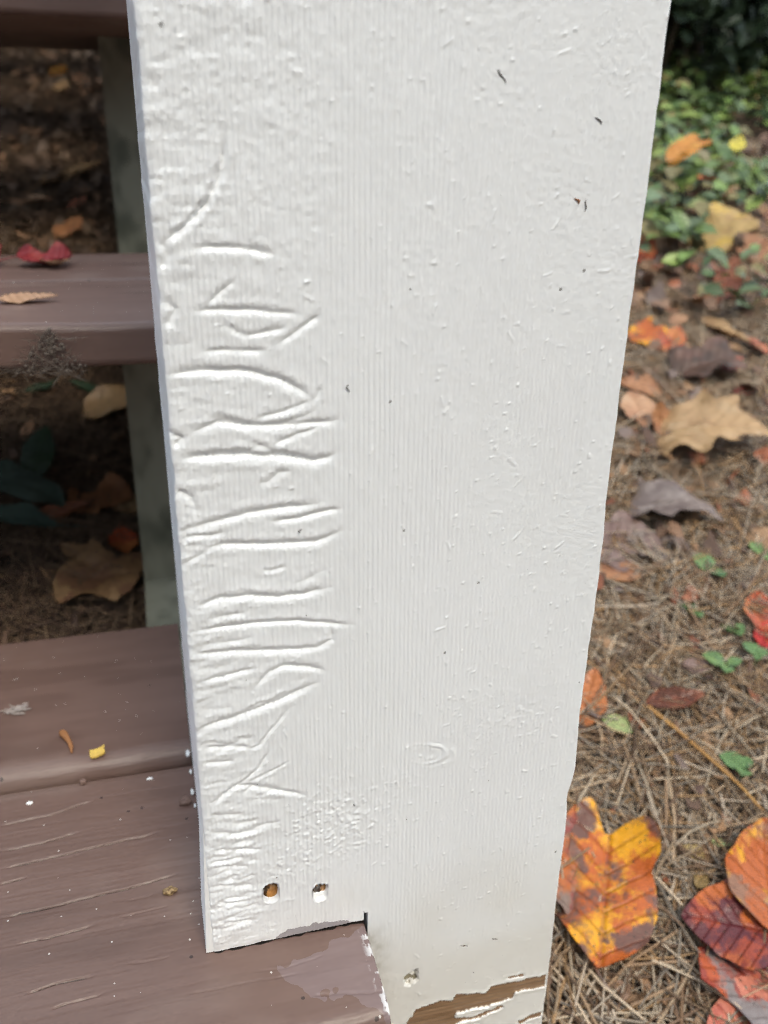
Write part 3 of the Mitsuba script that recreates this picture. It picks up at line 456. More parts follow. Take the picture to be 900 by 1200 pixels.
# ---------------------------------------------------------------- stairs
def board(x0, x1, y0, y1, ztop, th, r, xs=None, relief=None, step=None, rtop=None):
    """A plank along x with rounded long edges; relief(x, y) is the height of its top."""
    rt = rtop or r; step = step or (y1 - y0) / 12
    an = np.linspace(0, np.pi / 2, 9)
    prof = [(y0 + rt - rt * math.cos(a), ztop - rt + rt * math.sin(a)) for a in an]
    ny = max(2, int((y1 - y0 - 2 * rt) / step)); prof += [(y, ztop) for y in np.linspace(y0 + rt, y1 - rt, ny)[1:-1]]
    prof += [(y1 - rt + rt * math.sin(a), ztop - rt + rt * math.cos(a)) for a in an]
    rb = min(r, th - rt - 0.5)
    prof += [(y1 - rb + rb * math.cos(a), ztop - th + rb - rb * math.sin(a)) for a in an] + [(y0 + rb - rb * math.sin(a), ztop - th + rb - rb * math.cos(a)) for a in an]
    P = np.array(prof); xs = np.linspace(x0, x1, 30) if xs is None else xs
    X = np.repeat(xs[:, None], len(P), 1); Y = np.repeat(P[None, :, 0], len(xs), 0); Zz = np.repeat(P[None, :, 1], len(xs), 0)
    if relief is not None:
        Zz = Zz + relief(X, Y) * sstep(ztop - th * 0.6, ztop - 1, Zz)
    nP = len(P); v = np.stack([X, Y, Zz], -1).reshape(-1, 3)
    i, j = np.meshgrid(np.arange(len(xs) - 1), np.arange(nP), indexing='ij'); k2 = (j + 1) % nP
    q = np.stack([i * nP + j, (i + 1) * nP + j, (i + 1) * nP + k2, i * nP + k2], -1).reshape(-1, 4)
    f = [q[:, [0, 2, 1]], q[:, [0, 3, 2]]]
    for e, flip in ((0, False), (len(xs) - 1, True)):
        ring = v[e * nP:(e + 1) * nP]; c = ring.mean(0); n0 = len(v)
        v = np.vstack([v, ring, c]); jj = np.arange(nP)
        t = np.stack([n0 + jj, n0 + (jj + 1) % nP, jj * 0 + n0 + nP], 1)
        f.append(t if flip else t[:, ::-1])
    m = trimesh.Trimesh(v, np.vstack(f), process=False)
    return m

def t1_relief(X, Y):
    h = 0.45 * (mnoise(X, Y, 90, 2.6, 61, 3) - 0.5) + 0.5 * (mnoise(X, Y, 120, 40, 62) - 0.5) + 0.12 * (mnoise(X, Y, 2.2, 1.2, 63, 2) - 0.5)
    for k, c in enumerate(CRACK):
        c = np.asarray(c, float); jitter = 1.2 * (mnoise(X, Y, 5, 300, 64 + k, 3) - 0.5)
        d, t = seg_dist(X, Y + jitter, c)
        h -= 2.3 * np.exp(-(d / 0.32) ** 2) * np.clip(np.minimum(t, 1 - t) * 8, 0.1, 1) * (0.35 + 0.8 * mnoise(X, Y, 8, 50, 70 + k, 2)) * (0.25 if k > 7 else 0.75)
    # chipped primer edge at the free end, broken corner
    d = np.abs(X - 57) + 0
    h -= 0.7 * np.exp(-(d / 1.6) ** 2) * mnoise(X, Y, 2, 3, 80, 2)
    e = np.abs((Y + 30) - (X - 55) * -0.2 + 2.5 * (mnoise(X, Y, 5, 5, 81, 2) - .5))
    h -= 0.6 * np.exp(-(e / 0.5) ** 2) * (X > 34) * (X < 58)
    return h
XS1 = np.concatenate([np.arange(-2000, -140, 20), np.arange(-130, 57.9, 0.8)])
S = 'wooden_stairs'
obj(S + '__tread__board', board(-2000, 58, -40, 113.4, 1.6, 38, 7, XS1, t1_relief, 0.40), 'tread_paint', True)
b = lambda X, Y: 0.25 * (mnoise(X, Y, 60, 3.5, 65, 3) - 0.5) + 0.7 * (mnoise(X, Y, 70, 30, 66, 2) - 0.5) + 0.12 * (mnoise(X, Y, 2, 2, 67, 2) - .5)
XS2 = np.concatenate([np.arange(-2000, -140, 20), np.arange(-130, -1.0, 1.0), [-0.4]])
obj(S + '__tread__board', board(-2000, -0.4, 114.6, 243, 7.0, 38, 9, XS2, b, 1.0), 'tread_paint', True)
for n_ in range(1, 7):
    zt, y0 = 192 + (n_ - 1) * 190.5, 233 + (n_ - 1) * 285.5 if n_ < 3 else 233 + 285.5 + (n_ - 2) * 276
    k = f'{S}__tread_{n_:03d}__board'
    dip = (lambda X, Y, s=n_: 0.3 * (mnoise(X, Y, 60, 3.5, 85 + s, 3) - 0.5) + 1.0 * (mnoise(X, Y, 60, 30, 95 + s, 2) - 0.5) - 2.2 * np.exp(-((X + 20) / 60) ** 2) * sstep(60, 0, Y - 233) * (s == 1))
    xs = np.concatenate([np.arange(-2000, -160, 20), np.arange(-150, 58.1, 2 if n_ == 1 else 8), [58]])
    xs = np.unique(xs)
    obj(k, board(-2000, 58, y0, y0 + 141, zt, 25, 5, xs, dip, 4), 'tread_paint', True)
    obj(k, board(-2000, 58, y0 + 145, y0 + 286, zt, 25, 5, xs, dip, 8), 'tread_paint', True)
# sawtooth stringers
pts = [(40, -36.6), (385, -36.6), (385, 166.8)]
for n_ in range(2, 7):
    yb = 233 + 286 + 130 + (n_ - 2) * 276
    pts += [(yb, 192 + (n_ - 2) * 190.5 - 25.2), (yb, 192 + (n_ - 1) * 190.5 - 25.2)]
pts += [(2150, 1119), (2150, 700), (330, -330), (40, -330)]
pg = sg.Polygon(pts)
for x0 in (-21, -1000, -1990):
    m = trimesh.creation.extrude_polygon(pg, 38, engine='earcut')
    m.apply_transform([[0, 0, 1, x0], [1, 0, 0, 0], [0, 1, 0, 0], [0, 0, 0, 1]])
    obj(S + '__stringer', m, 'stringer_paint')
labels[S + '__stringer'] = {'label': 'pale greenish stringer beside the post'}
tag(S, 'brown painted open-riser wooden stairs climbing behind the white post', 'stairs')
# unseen porch and house wall, added to shade the ground behind the stairs
for n_ in range(16):
    obj('added_porch_deck__board', board(-2600, 900, 1935 + n_ * 145, 2075 + n_ * 145, 1335, 25, 4), 'deck_wood', True)
for x0 in (-2500, -1050, 150, 850):
    obj('added_porch_deck__joist', box(x0, x0 + 38, 1940, 4240, 1120, 1309.7), 'deck_wood')
for n_ in range(9):
    obj('added_house_wall__siding_board', box(-2600, 900, 4250, 4272, -400 + 0 * n_ + n_ * 200 + 1200, -400 + n_ * 200 + 1398), 'stringer_paint')
tag('added_house_wall', 'unseen board-sided house wall added behind the porch deck to block light', 'wall')
tag('added_porch_deck', 'unseen porch deck added above the picture to shade the ground behind the stairs', 'deck')

# ---------------------------------------------------------------- pine straw and crumbled litter
def outside_post(x, y, m=6):
    return ~((x > -m) & (x < 140 + m) & (y > -m) & (y < 140 + m))
def needles(n, region, rng, lmin, lmax, wmin, wmax, lift, tone):
    x0, x1, y0, y1 = region
    c = np.stack([rng.uniform(x0, x1, n), rng.uniform(y0, y1, n)], 1)
    c = c[outside_post(c[:, 0], c[:, 1])]; n = len(c)
    L = rng.uniform(lmin, lmax, n); a = rng.uniform(0, 2 * np.pi, n) + 0.5 * np.sin(c[:, 0] / 60) + 0.5 * np.cos(c[:, 1] / 70)
    w = rng.uniform(wmin, wmax, n); cv = rng.normal(0, 0.22, n)
    t = np.linspace(-0.5, 0.5, 4)
    d = np.stack([np.cos(a), np.sin(a)], 1); pd = np.stack([-np.sin(a), np.cos(a)], 1)
    xy = c[:, None] + (L[:, None] * t)[..., None] * d[:, None] + (L[:, None] * cv[:, None] * (t ** 2 - 0.08))[..., None] * pd[:, None]
    base = rng.beta(1.2, 2.2, n) * lift + 11 * (meshkit.noise(np.stack([c[:, 0] / 38, c[:, 1] / 38, c[:, 0] * 0], -1), 8) - 0.42)
    z = ground_z(xy[..., 0], xy[..., 1]) * 0.5 + (ground_z(c[:, 0], c[:, 1])[:, None] + (L[:, None] * t) * (0.3 * d[:, 1:2])) * 0.5
    z = z + base[:, None] + rng.normal(0, 0.10, n)[:, None] * L[:, None] * t + 1.0
    p = np.concatenate([xy, z[..., None]], -1)
    ok = outside_post(p[..., 0], p[..., 1], 1).all(1)
    p, w, n = p[ok], w[ok], ok.sum()
    tan = np.gradient(p, axis=1); tan /= np.linalg.norm(tan, axis=2, keepdims=True) + 1e-9
    s = np.cross(tan, [0, 0, 1.0]); s /= np.linalg.norm(s, axis=2, keepdims=True) + 1e-9; up = np.cross(s, tan)
    r = (w[:, None] / 2 * np.array([0.75, 1, 1, 0.45]))[..., None]
    ring = np.stack([p - s * r, p + s * r, p + up * r * 0.9], 2)           # n, 4, 3, 3
    v = ring.reshape(-1, 3)
    k = np.arange(n)[:, None, None] * 12; i = np.arange(3)[None, :, None] * 3; j = np.arange(3)[None, None, :]; j2 = (j + 1) % 3
    A, B, D, E = k + i + j, k + i + j2, k + i + 3 + j2, k + i + 3 + j
    f = np.concatenate([np.stack([A, D, B], -1).reshape(-1, 3), np.stack([A, E, D], -1).reshape(-1, 3)])
    pal = np.array(tone); col = pal[rng.integers(0, len(pal), n)] * rng.uniform(0.6, 1.45, n)[:, None]
    return v, f, np.repeat(col, 12, 0)
STRAW = [(0.40, 0.29, 0.19), (0.31, 0.21, 0.13), (0.50, 0.40, 0.29), (0.43, 0.35, 0.27), (0.16, 0.10, 0.065), (0.20, 0.12, 0.07), (0.33, 0.20, 0.10), (0.29, 0.24, 0.19)]
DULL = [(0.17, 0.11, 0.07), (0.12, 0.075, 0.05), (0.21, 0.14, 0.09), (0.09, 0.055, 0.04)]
rng = np.random.default_rng(21)
parts = [needles(12500, (60, 620, -110, 420), rng, 25, 95, 0.7, 2.0, 13, STRAW),
         needles(10500, (250, 1000, 300, 900), rng, 35, 120, 0.8, 2.0, 14, STRAW),
         needles(5500, (500, 1500, 800, 1500), rng, 50, 130, 1.0, 2.2, 16, STRAW),
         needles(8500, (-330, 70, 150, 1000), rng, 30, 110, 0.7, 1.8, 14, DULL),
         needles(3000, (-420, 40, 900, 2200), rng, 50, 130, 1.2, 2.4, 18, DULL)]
def join(parts):
    n, V_, F_, C_ = 0, [], [], []
    for v, f, c in parts:
        V_.append(v); F_.append(f + n); C_.append(c); n += len(v)
    return np.vstack(V_), np.vstack(F_), np.vstack(C_)
v, f, c = join(parts)
obj('pine_straw', (v, f), 'straw', True, color=c)
tag('pine_straw', 'dry brown pine needles covering the ground', 'pine straw', kind='stuff')

def scraps(n, region, rng, smin, smax, lift, pal):
    x0, x1, y0, y1 = region; out = []
    c = np.stack([rng.uniform(x0, x1, n), rng.uniform(y0, y1, n)], 1); c = c[outside_post(c[:, 0], c[:, 1], 14)]
    n = len(c); s = rng.uniform(smin, smax, n) ** 1; rot = rng.uniform(0, 6.28, n); m = 7
    an = np.arange(m) * 2 * np.pi / m
    rad = rng.uniform(0.45, 1.15, (n, m)) * s[:, None] / 2; asp = rng.uniform(0.4, 1.0, n)
    lx, ly = rad * np.cos(an), rad * np.sin(an) * asp[:, None]
    bend = rng.normal(0, 0.5, n)[:, None] * lx ** 2 / s[:, None] * 2 + rng.normal(0, 0.12, (n, m)) * s[:, None]
    X = c[:, :1] + lx * np.cos(rot)[:, None] - ly * np.sin(rot)[:, None]; Y = c[:, 1:] + lx * np.sin(rot)[:, None] + ly * np.cos(rot)[:, None]
    gz = ground_z(c[:, 0], c[:, 1]) + rng.uniform(2, lift, n)
    tl = rng.normal(0, 0.25, (n, 2))
    Zr = gz[:, None] + 0.3 * (Y - c[:, 1:]) + bend + tl[:, :1] * (X - c[:, :1]) + tl[:, 1:] * (Y - c[:, 1:])
    ring = np.stack([X, Y, Zr], -1); ctr = np.stack([c[:, 0], c[:, 1], gz + rng.normal(0, .06, n) * s], -1)[:, None]
    under = ring - [0, 0, 0.5]; uc = ctr - [0, 0, 0.5]
    v = np.concatenate([ring, ctr, under, uc], 1); w = 2 * m + 2
    j = np.arange(m); j2 = (j + 1) % m
    one = np.vstack([np.stack([j, j2, j * 0 + m], 1), np.stack([m + 1 + j2, m + 1 + j, j * 0 + 2 * m + 1], 1), np.stack([j2, j, m + 1 + j], 1), np.stack([j2, m + 1 + j, m + 1 + j2], 1)])
    f = (one[None] + (np.arange(n) * w)[:, None, None]).reshape(-1, 3)
    pal = np.array(pal); col = pal[rng.integers(0, len(pal), n)] * rng.uniform(0.65, 1.2, n)[:, None]
    return v.reshape(-1, 3), f, np.repeat(col, w, 0)
SCRAP = [(0.34, 0.20, 0.11), (0.16, 0.095, 0.065), (0.22, 0.13, 0.085), (0.10, 0.06, 0.045), (0.20, 0.145, 0.125), (0.28, 0.16, 0.09), (0.30, 0.11, 0.06)]
parts = [scraps(1100, (100, 560, -110, 420), rng, 3, 17, 13, SCRAP), scraps(1300, (260, 1000, 300, 900), rng, 6, 34, 16, SCRAP),
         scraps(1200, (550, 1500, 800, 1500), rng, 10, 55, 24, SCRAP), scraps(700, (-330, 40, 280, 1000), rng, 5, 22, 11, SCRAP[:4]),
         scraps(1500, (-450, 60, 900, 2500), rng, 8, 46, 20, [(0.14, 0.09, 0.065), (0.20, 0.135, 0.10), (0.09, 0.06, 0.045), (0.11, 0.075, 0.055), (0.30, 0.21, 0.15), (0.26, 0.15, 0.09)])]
v, f, c = join(parts)
obj('leaf_litter', (v, f), 'straw', False, color=c)
tag('leaf_litter', 'crumbled brown scraps of dead leaves among the pine needles', 'leaf litter', kind='stuff')

# ---------------------------------------------------------------- leaves
def outline(kind, wid, rng):
    if kind == 'oval':
        t = np.linspace(0, 1, 26); w = 0.36 * np.sin(np.pi * t ** 0.85) ** 0.8 * (1 - 0.12 * t)
        w = w * (1 + 0.05 * np.sin(t * 21 + rng.uniform(0, 6)))
        pts = [(a, b) for a, b in zip(w, t)] + [(-a, b) for a, b in zip(w[::-1] * rng.uniform(.9, 1.05), t[::-1])]
    elif kind == 'mitten':
        pts = [(0, 0), (.16, .06), (.30, .2), (.36, .38), (.34, .52), (.30, .60), (.36, .72), (.34, .86), (.24, .93), (.10, .86), (.02, .80), (-.02, .74), (-.06, .84), (-.14, 1.0), (-.24, .95), (-.27, .80), (-.27, .62), (-.33, .45), (-.33, .28), (-.2, .1)]
    elif kind == 'tulip':
        pts = [(0, 0), (.2, .02), (.42, .12), (.50, .22), (.36, .36), (.30, .46), (.42, .62), (.46, .78), (.26, .86), (.06, .90), (0, .84), (-.06, .90), (-.28, .86), (-.45, .77), (-.40, .60), (-.30, .47), (-.38, .34), (-.5, .2), (-.40, .1), (-.2, .02)]
    else:  # maple
        pts = [(0, 0), (.18, -.02), (.45, .05), (.34, .20), (.62, .40), (.40, .42), (.30, .46), (.34, .66), (.20, .60), (.14, .72), (0, 1.0), (-.13, .72), (-.22, .62), (-.36, .68), (-.30, .46), (-.42, .42), (-.6, .38), (-.36, .2), (-.44, .04), (-.18, -.02)]
    p = np.array(pts, float); p[:, 0] *= wid
    if kind != 'oval':     # round the lobes a little
        g = sg.Polygon(p).buffer(0); g = g.buffer(-0.03).buffer(0.06).buffer(-0.03)
    else:
        g = sg.Polygon(p).buffer(0)
    if g.geom_type != 'Polygon': g = max(g.geoms, key=lambda a: a.area)
    return g
def leaf_sheet(kind, wid, rng, n=15):
    g = outline(kind, wid, rng); shapely.prepare(g)
    L = g.exterior.length; k = int(L * n * 1.25)
    edge = np.array([g.exterior.interpolate(L * i / k).coords[0] for i in range(k)])
    x0, y0, x1, y1 = g.bounds; st = 1.0 / n
    a, b = np.meshgrid(np.arange(x0, x1, st), np.arange(y0, y1, st * 0.87)); a = a + (np.arange(a.shape[0]) % 2)[:, None] * st / 2
    pts = np.stack([a.ravel(), b.ravel()], 1) + rng.normal(0, st * 0.08, (a.size, 2))
    pts = pts[shapely.contains_xy(g.buffer(-st * 0.45), pts[:, 0], pts[:, 1])]
    v = np.vstack([edge, pts]); tri = Delaunay(v).simplices
    cen = v[tri].mean(1); tri = tri[shapely.contains_xy(g, cen[:, 0], cen[:, 1])]
    A, B, Cc = v[tri[:, 0]], v[tri[:, 1]], v[tri[:, 2]]
    neg = ((B - A)[:, 0] * (Cc - A)[:, 1] - (B - A)[:, 1] * (Cc - A)[:, 0]) < 0
    tri[neg] = tri[neg][:, ::-1]
    return v, tri, k
def bend_leaf(uv, length, fold, curl, seed, crinkle=0.05):
    x, y = uv[:, 0], uv[:, 1] - 0.5
    q = np.stack([uv[:, 0] * 3.2, uv[:, 1] * 3.2, uv[:, 0] * 0 + seed * 3.7], -1)
    edge = np.clip(np.abs(x) * 2.2, 0, 1)
    z = fold * np.abs(x) + crinkle * (meshkit.fbm(q, 3, seed % 50) - 0.5) * (0.6 + 1.6 * edge) * 2 + 0.006 * np.cos((uv[:, 1] - 0.75 * np.abs(x)) * 8 * 2 * np.pi) * edge
    th = curl * 1.6 * y                                   # arc along the leaf
    if abs(curl) > 1e-3:
        R_ = 1 / (curl * 1.6); yy = (R_ - z) * np.sin(th); zz = R_ - (R_ - z) * np.cos(th)
    else: yy, zz = y, z
    return np.stack([x, yy, zz], -1) * length
def solid(v, f, ne, t):
    m = trimesh.Trimesh(v, f, process=False); nrm = np.array(m.vertex_normals)
    n = len(v); j = np.arange(ne); j2 = (j + 1) % ne
    V_ = np.vstack([v + nrm * t / 2, v - nrm * t / 2])
    return V_, np.vstack([f, f[:, ::-1] + n, np.stack([j, n + j, n + j2], 1), np.stack([j, n + j2, j2], 1)])
def rot3(yaw, pitch, roll):
    cy, sy = math.cos(yaw), math.sin(yaw); cp, sp = math.cos(pitch), math.sin(pitch); cr, sr = math.cos(roll), math.sin(roll)
    Rz = np.array([[cy, -sy, 0], [sy, cy, 0], [0, 0, 1.]]); Rx = np.array([[1, 0, 0], [0, cp, -sp], [0, sp, cp]]); Ry = np.array([[cr, 0, sr], [0, 1, 0], [-sr, 0, cr]])
    return Rz @ Rx @ Ry
SLOPE = np.array([[1, 0, 0], [0, math.cos(0.2915), -math.sin(0.2915)], [0, math.sin(0.2915), math.cos(0.2915)]])
def place_leaf(name, x, y, length, ang, kind, pal, fold, curl, roll, pitch, lift, wid, label, group=None, surface=None, stalk=True, cat='leaf', n=15, zrest=None):
    seed = (int(x * 13 + y * 7) % 9973) + 3; rng = np.random.default_rng(seed)
    k = key_for(name)
    uv, tri, ne = leaf_sheet(kind, wid, rng, n)
    v = bend_leaf(uv, length, fold, curl, seed, 0.11 if pal in ('tan', 'grey', 'brown', 'mauve', 'tanyellow', 'orangebrown2') else 0.10)
    V_, F_ = solid(v, tri, ne, 0.5)
    UV = np.vstack([uv, uv])
    M = (SLOPE if surface is None else np.eye(3)) @ rot3(math.radians(ang - 90), math.radians(pitch), math.radians(roll))
    P = V_ @ M.T + [x, y, 0]
    floor = ground_z(P[:, 0], P[:, 1]) + 8 if surface is None else np.full(len(P), surface)
    # it rests on a low share of its points, so that it neither hovers nor sinks
    gap = P[:, 2] - floor
    dz = -np.quantile(gap, 0.04 if surface is None else 0.0) + (0.35 * lift if surface is None else 0.15)
    P[:, 2] += dz
    obj(k + '__blade', (P, F_), 'leaf_skin', True, uv=UV + leaf_shift(pal))
    if stalk and length > 30 and kind != 'mitten':
        s0 = bend_leaf(np.array([[0, 0.02], [0, 0.5], [0, 0.93]]), length, fold, curl, seed)
        t = np.linspace(0, 1, 6); l = rng.uniform(0.2, 0.4) * length; b_ = rng.normal(0, 0.25)
        st = s0[0] + np.stack([b_ * l * t ** 2, -l * t, -0.05 * l * t], -1)
        mid = bend_leaf(np.stack([t * 0, 0.02 + 0.9 * t], -1), length, fold, curl, seed) - [0, 0, 0.5]
        P2 = np.vstack([st[::-1], mid[1:]]) @ M.T + [x, y, dz]
        fl = ground_z(P2[:, 0], P2[:, 1]) + 2 if surface is None else np.full(len(P2), surface + 0.5)
        P2[:, 2] = np.maximum(P2[:, 2], fl)
        obj(k + '__stalk', tubes([P2], [np.linspace(0.9, 0.35, len(P2)) * length / 90], 5), 'leaf_skin', True, uv=np.zeros((len(P2) * 5 + 2, 2)) + leaf_shift(pal) + [0.3, 0.3])
    tag(k, label, cat, group)
    return k
for r in LEAVES:
    name, x, y, length, ang, kind, pal, fold, curl, roll, pitch, lift, wid, label = r
    place_leaf(name, x, y, length, ang, kind, pal, fold, curl, roll, pitch, lift, wid, label, n=18 if length > 80 else 13)
T2Z = 192.3
place_leaf('fallen_leaf', -66, 448, 46, 4, 'tulip', 'crimson', .40, .9, 14, 3, 0, .8, 'crumpled dark red leaf with a pale tip lying on the upper tread', surface=T2Z)
place_leaf('fallen_leaf', -106, 452, 40, 100, 'oval', 'crimson', .6, .9, 0, 62, 0, .6, 'curled crimson leaf standing at the left edge of the upper tread', surface=T2Z)
place_leaf('fallen_leaf', -66, 291, 34, 5, 'oval', 'tan2', -.75, -.2, 0, 0, 0, .5, 'rolled pale orange leaf near the front edge of the upper tread', surface=T2Z, stalk=False)
place_leaf('fallen_leaf', -60, 430, 24, -60, 'tulip', 'tan2', .3, .5, 0, 8, 0, .7, 'shrivelled pinkish cream leaf scrap leaning on the crumpled dark red leaf', surface=T2Z + 2, stalk=False)

# ---------------------------------------------------------------- loose stalks, seedlings
def lying(pts, z0, r, bsdf, name, label, cat, r1=None):
    p = np.asarray(pts, float); t = np.linspace(0, len(p) - 1, 14); xy = np.stack([np.interp(t, np.arange(len(p)), p[:, i]) for i in (0, 1)], 1)
    z = np.linspace(ground_z(*xy[0]), ground_z(*xy[-1]), 14); z = np.maximum(z, ground_z(xy[:, 0], xy[:, 1]) - 2) + z0
    k = key_for(name)
    obj(k, tubes([np.column_stack([xy, z])], [np.linspace(r, r1 or r * .6, 14)], 6), bsdf, True); tag(k, label, cat)
scene['golden_stalk'] = principled(lambda p, n, uv: mix((0.46, 0.25, 0.07), (0.34, 0.17, 0.06), fbm(p.x * 200, p.y * 200)), 0.5)
scene['dry_stalk'] = principled(lambda p, n, uv: mix((0.38, 0.25, 0.15), (0.27, 0.16, 0.09), fbm(p.x * 200, p.y * 200)), 0.55)
lying(TWIG, 13, 1.5, 'golden_stalk', 'leaf_stalk', 'long golden leaf stalk slanting down to the right edge over the pine straw', 'stalk')
ST = ['long straw stem running from the large tan curled leaf up to the right edge', 'short straw stem under the tip of the large tan curled leaf', 'straw stem slanting up towards the deep red oval leaf',
      'straw stem lying level below the big mottled leaf', 'lowest straw stem pointing to the red and grey speckled leaf', 'upright pale straw stem between the mottled leaf and the tiny ochre leaflet',
      'thin stem under the left side of the big mottled leaf', 'crossed straw stem beside the seedlings at the right', 'upper straw stem beside the round seedling leaf']
for s, l in zip(STALKS, ST): lying(s, 12, 1.0, 'dry_stalk', 'straw_stem', l, 'straw')
SL = ['seedling with one large round green leaf, topmost of the seedling group', 'small seedling on the straw below the large round leaf', 'small green seedling next to the right edge below the straw stem',
      'four-leaved clover-like seedling near the long golden leaf stalk', 'tiny seedling left of the large round seedling leaf', 'tiny bright green sprout between the seedlings', 'little sprout just above the large round seedling leaf']
for (x, y, h), l in zip(SEEDLINGS, SL):
    k = key_for('seedling'); rng = np.random.default_rng(int(x * 3 + y)); g0 = float(ground_z(x, y)); hh = rng.uniform(9, 15)
    top = np.array([x, y, g0 + hh]); obj(k + '__stem', tubes([[(x - 3, y + 2, g0 - 3), (x - 1, y, g0 + hh / 2), top]], [[0.9, 0.8, 0.6]], 6), 'leaf_skin', True, uv=np.zeros((20, 2)) + leaf_shift('young') + [0.3, 0.3])
    for n_ in range(rng.integers(3, 6)):
        an = n_ * 2.3 + rng.uniform(0, 1); s = h * (0.9 if n_ == 0 else rng.uniform(0.45, 0.75))
        uv, tri, ne = leaf_sheet('oval', 1.25, rng, 9); v = bend_leaf(uv, s, 0.15, -0.35, int(x + n_ * 11), 0.03)
        v[:, 1] += s * 0.55
        V_, F_ = solid(v, tri, ne, 0.4); M = rot3(an, math.radians(rng.uniform(-5, 25)), rng.normal(0, .15))
        obj(k + '__leaf', (V_ @ M.T + top, F_), 'leaf_skin', True, uv=np.vstack([uv, uv]) + leaf_shift('young'))
    tag(k, l, 'seedling')

# ---------------------------------------------------------------- green ground cover and evergreen shrubs
def leaf_cloud(c, nrm, size, rng, pal, aspect=0.62):
    """Folded pointed leaves (8 triangles) centred at c with normals near nrm."""
    n = len(c); nrm = nrm / np.linalg.norm(nrm, axis=1, keepdims=True)
    r = rng.normal(size=(n, 3)); d = r - (r * nrm).sum(1, keepdims=True) * nrm; d /= np.linalg.norm(d, axis=1, keepdims=True)
    s = np.cross(nrm, d); u = np.array([(0, -.5, 0), (.5, -.15, .12), (.42, .2, .12), (0, .5, -.06), (-.42, .2, .12), (-.5, -.15, .12), (0, -.1, 0.), (0, .2, 0)])
    S_ = size[:, None, None]
    v = c[:, None] + S_ * (u[None, :, :1] * aspect * s[:, None] + u[None, :, 1:2] * d[:, None] + u[None, :, 2:] * nrm[:, None])
    one = np.array([(0, 1, 6), (1, 2, 6), (2, 7, 6), (2, 3, 7), (3, 4, 7), (4, 6, 7), (4, 5, 6), (5, 0, 6)])
    f = (one[None] + (np.arange(n) * 8)[:, None, None]).reshape(-1, 3)
    pal = np.array(pal); col = pal[rng.integers(0, len(pal), n)] * rng.uniform(0.65, 1.3, n)[:, None]
    return v.reshape(-1, 3), f, np.repeat(col, 8, 0)
rng = np.random.default_rng(33)
n = 8600
x, y = rng.uniform(600, 2300, n), rng.uniform(760, 2050, n)
edge = 1130 - 190 * np.exp(-((x - 760) / 150) ** 2) + 150 * (meshkit.noise(np.stack([x / 160, x * 0, x * 0], -1), 5) - 0.5) + 0.12 * (x - 900)
den = meshkit.noise(np.stack([x / 110, y / 110, x * 0], -1), 6)
ok = (y > edge) & (den > 0.28) | ((y > edge - 200) & (den > 0.62)) | ((y > edge - 480) & (den > 0.70)); x, y, den = x[ok], y[ok], den[ok]; n = len(x)
hgt = rng.beta(2, 1.5, n) * (30 + 90 * den)
c = np.stack([x, y, ground_z(x, y) + 8 + hgt], -1)
nr = np.stack([rng.normal(0, .45, n), rng.normal(-0.3, .45, n), np.ones(n)], -1)
GREEN = [(0.125, 0.19, 0.055), (0.165, 0.245, 0.08), (0.085, 0.135, 0.050), (0.22, 0.29, 0.075), (0.15, 0.21, 0.12), (0.12, 0.165, 0.08), (0.20, 0.17, 0.07)]
v, f, col = leaf_cloud(c, nr, rng.uniform(15, 46, n), rng, GREEN, 0.62)
obj('ground_cover', (v, f), 'foliage', True, color=col)
tag('ground_cover', 'low green leafy ground cover in front of the dark evergreen shrubs', 'ground cover', kind='stuff')
DARK = [(0.030, 0.050, 0.028), (0.042, 0.068, 0.036), (0.022, 0.038, 0.022), (0.055, 0.080, 0.050), (0.035, 0.055, 0.040)]
SHRUBS = [(1330, 1960, 330, 'dark evergreen shrub next to the post at the top right'), (1760, 2020, 380, 'dark evergreen shrub cut by the top right corner of the picture'),
          (1010, 2080, 360, 'dark evergreen shrub hidden mostly behind the white post'), (1500, 2480, 430, 'evergreen shrub standing behind the other dark shrubs'), (2150, 2350, 420, 'evergreen shrub beyond the right edge of the picture')]
for x0, y0, rad, l in SHRUBS:
    k = key_for('evergreen_shrub'); g0 = float(ground_z(x0, y0)); H_ = rad * 2.3
    n = 5200
    d = rng.normal(size=(n, 3)); d /= np.linalg.norm(d, axis=1, keepdims=True)
    lump = 0.72 + 0.5 * meshkit.fbm(d * 2.2 + x0 * 0.01, 3, 9)
    rr = rng.uniform(0.25, 1, n) ** 0.45 * lump
    c = np.array([x0, y0, g0 + H_ * 0.5]) + d * rr[:, None] * [rad, rad, H_ * 0.52]
    # leaves in sprays with gaps between
    ok = (meshkit.noise(c / 55, 12) > 0.36) & (c[:, 2] > ground_z(c[:, 0], c[:, 1]) + 15); c, d = c[ok], d[ok]; n = len(c)
    nr = d + rng.normal(0, .6, (n, 3)) + [0, 0, .6]
    v, f, col = leaf_cloud(c, nr, rng.uniform(26, 52, n), rng, DARK, 0.5)
    obj(k + '__crown', (v, f), 'foliage', True, color=col)
    paths, radii = [], []
    for _ in range(34):
        dd = rng.normal(size=3); dd[2] = abs(dd[2]) + .5; dd /= np.linalg.norm(dd); t = np.linspace(0, 1, 6)[:, None]
        end = np.array([x0, y0, g0 + H_ * .25]) + dd * [rad, rad, H_ * .7] * rng.uniform(.6, .95)
        paths.append(np.array([x0 + rng.normal(0, 25), y0 + rng.normal(0, 25), g0 - 20]) * (1 - t) + end * t + [0, 0, 1] * (60 * np.sin(t * 3.14)) + rng.normal(0, 8, (6, 3))); radii.append(np.linspace(9, 2, 6))
    obj(k + '__branches', tubes(paths, radii, 5), 'bark', True)
    tag(k, l, 'shrub')

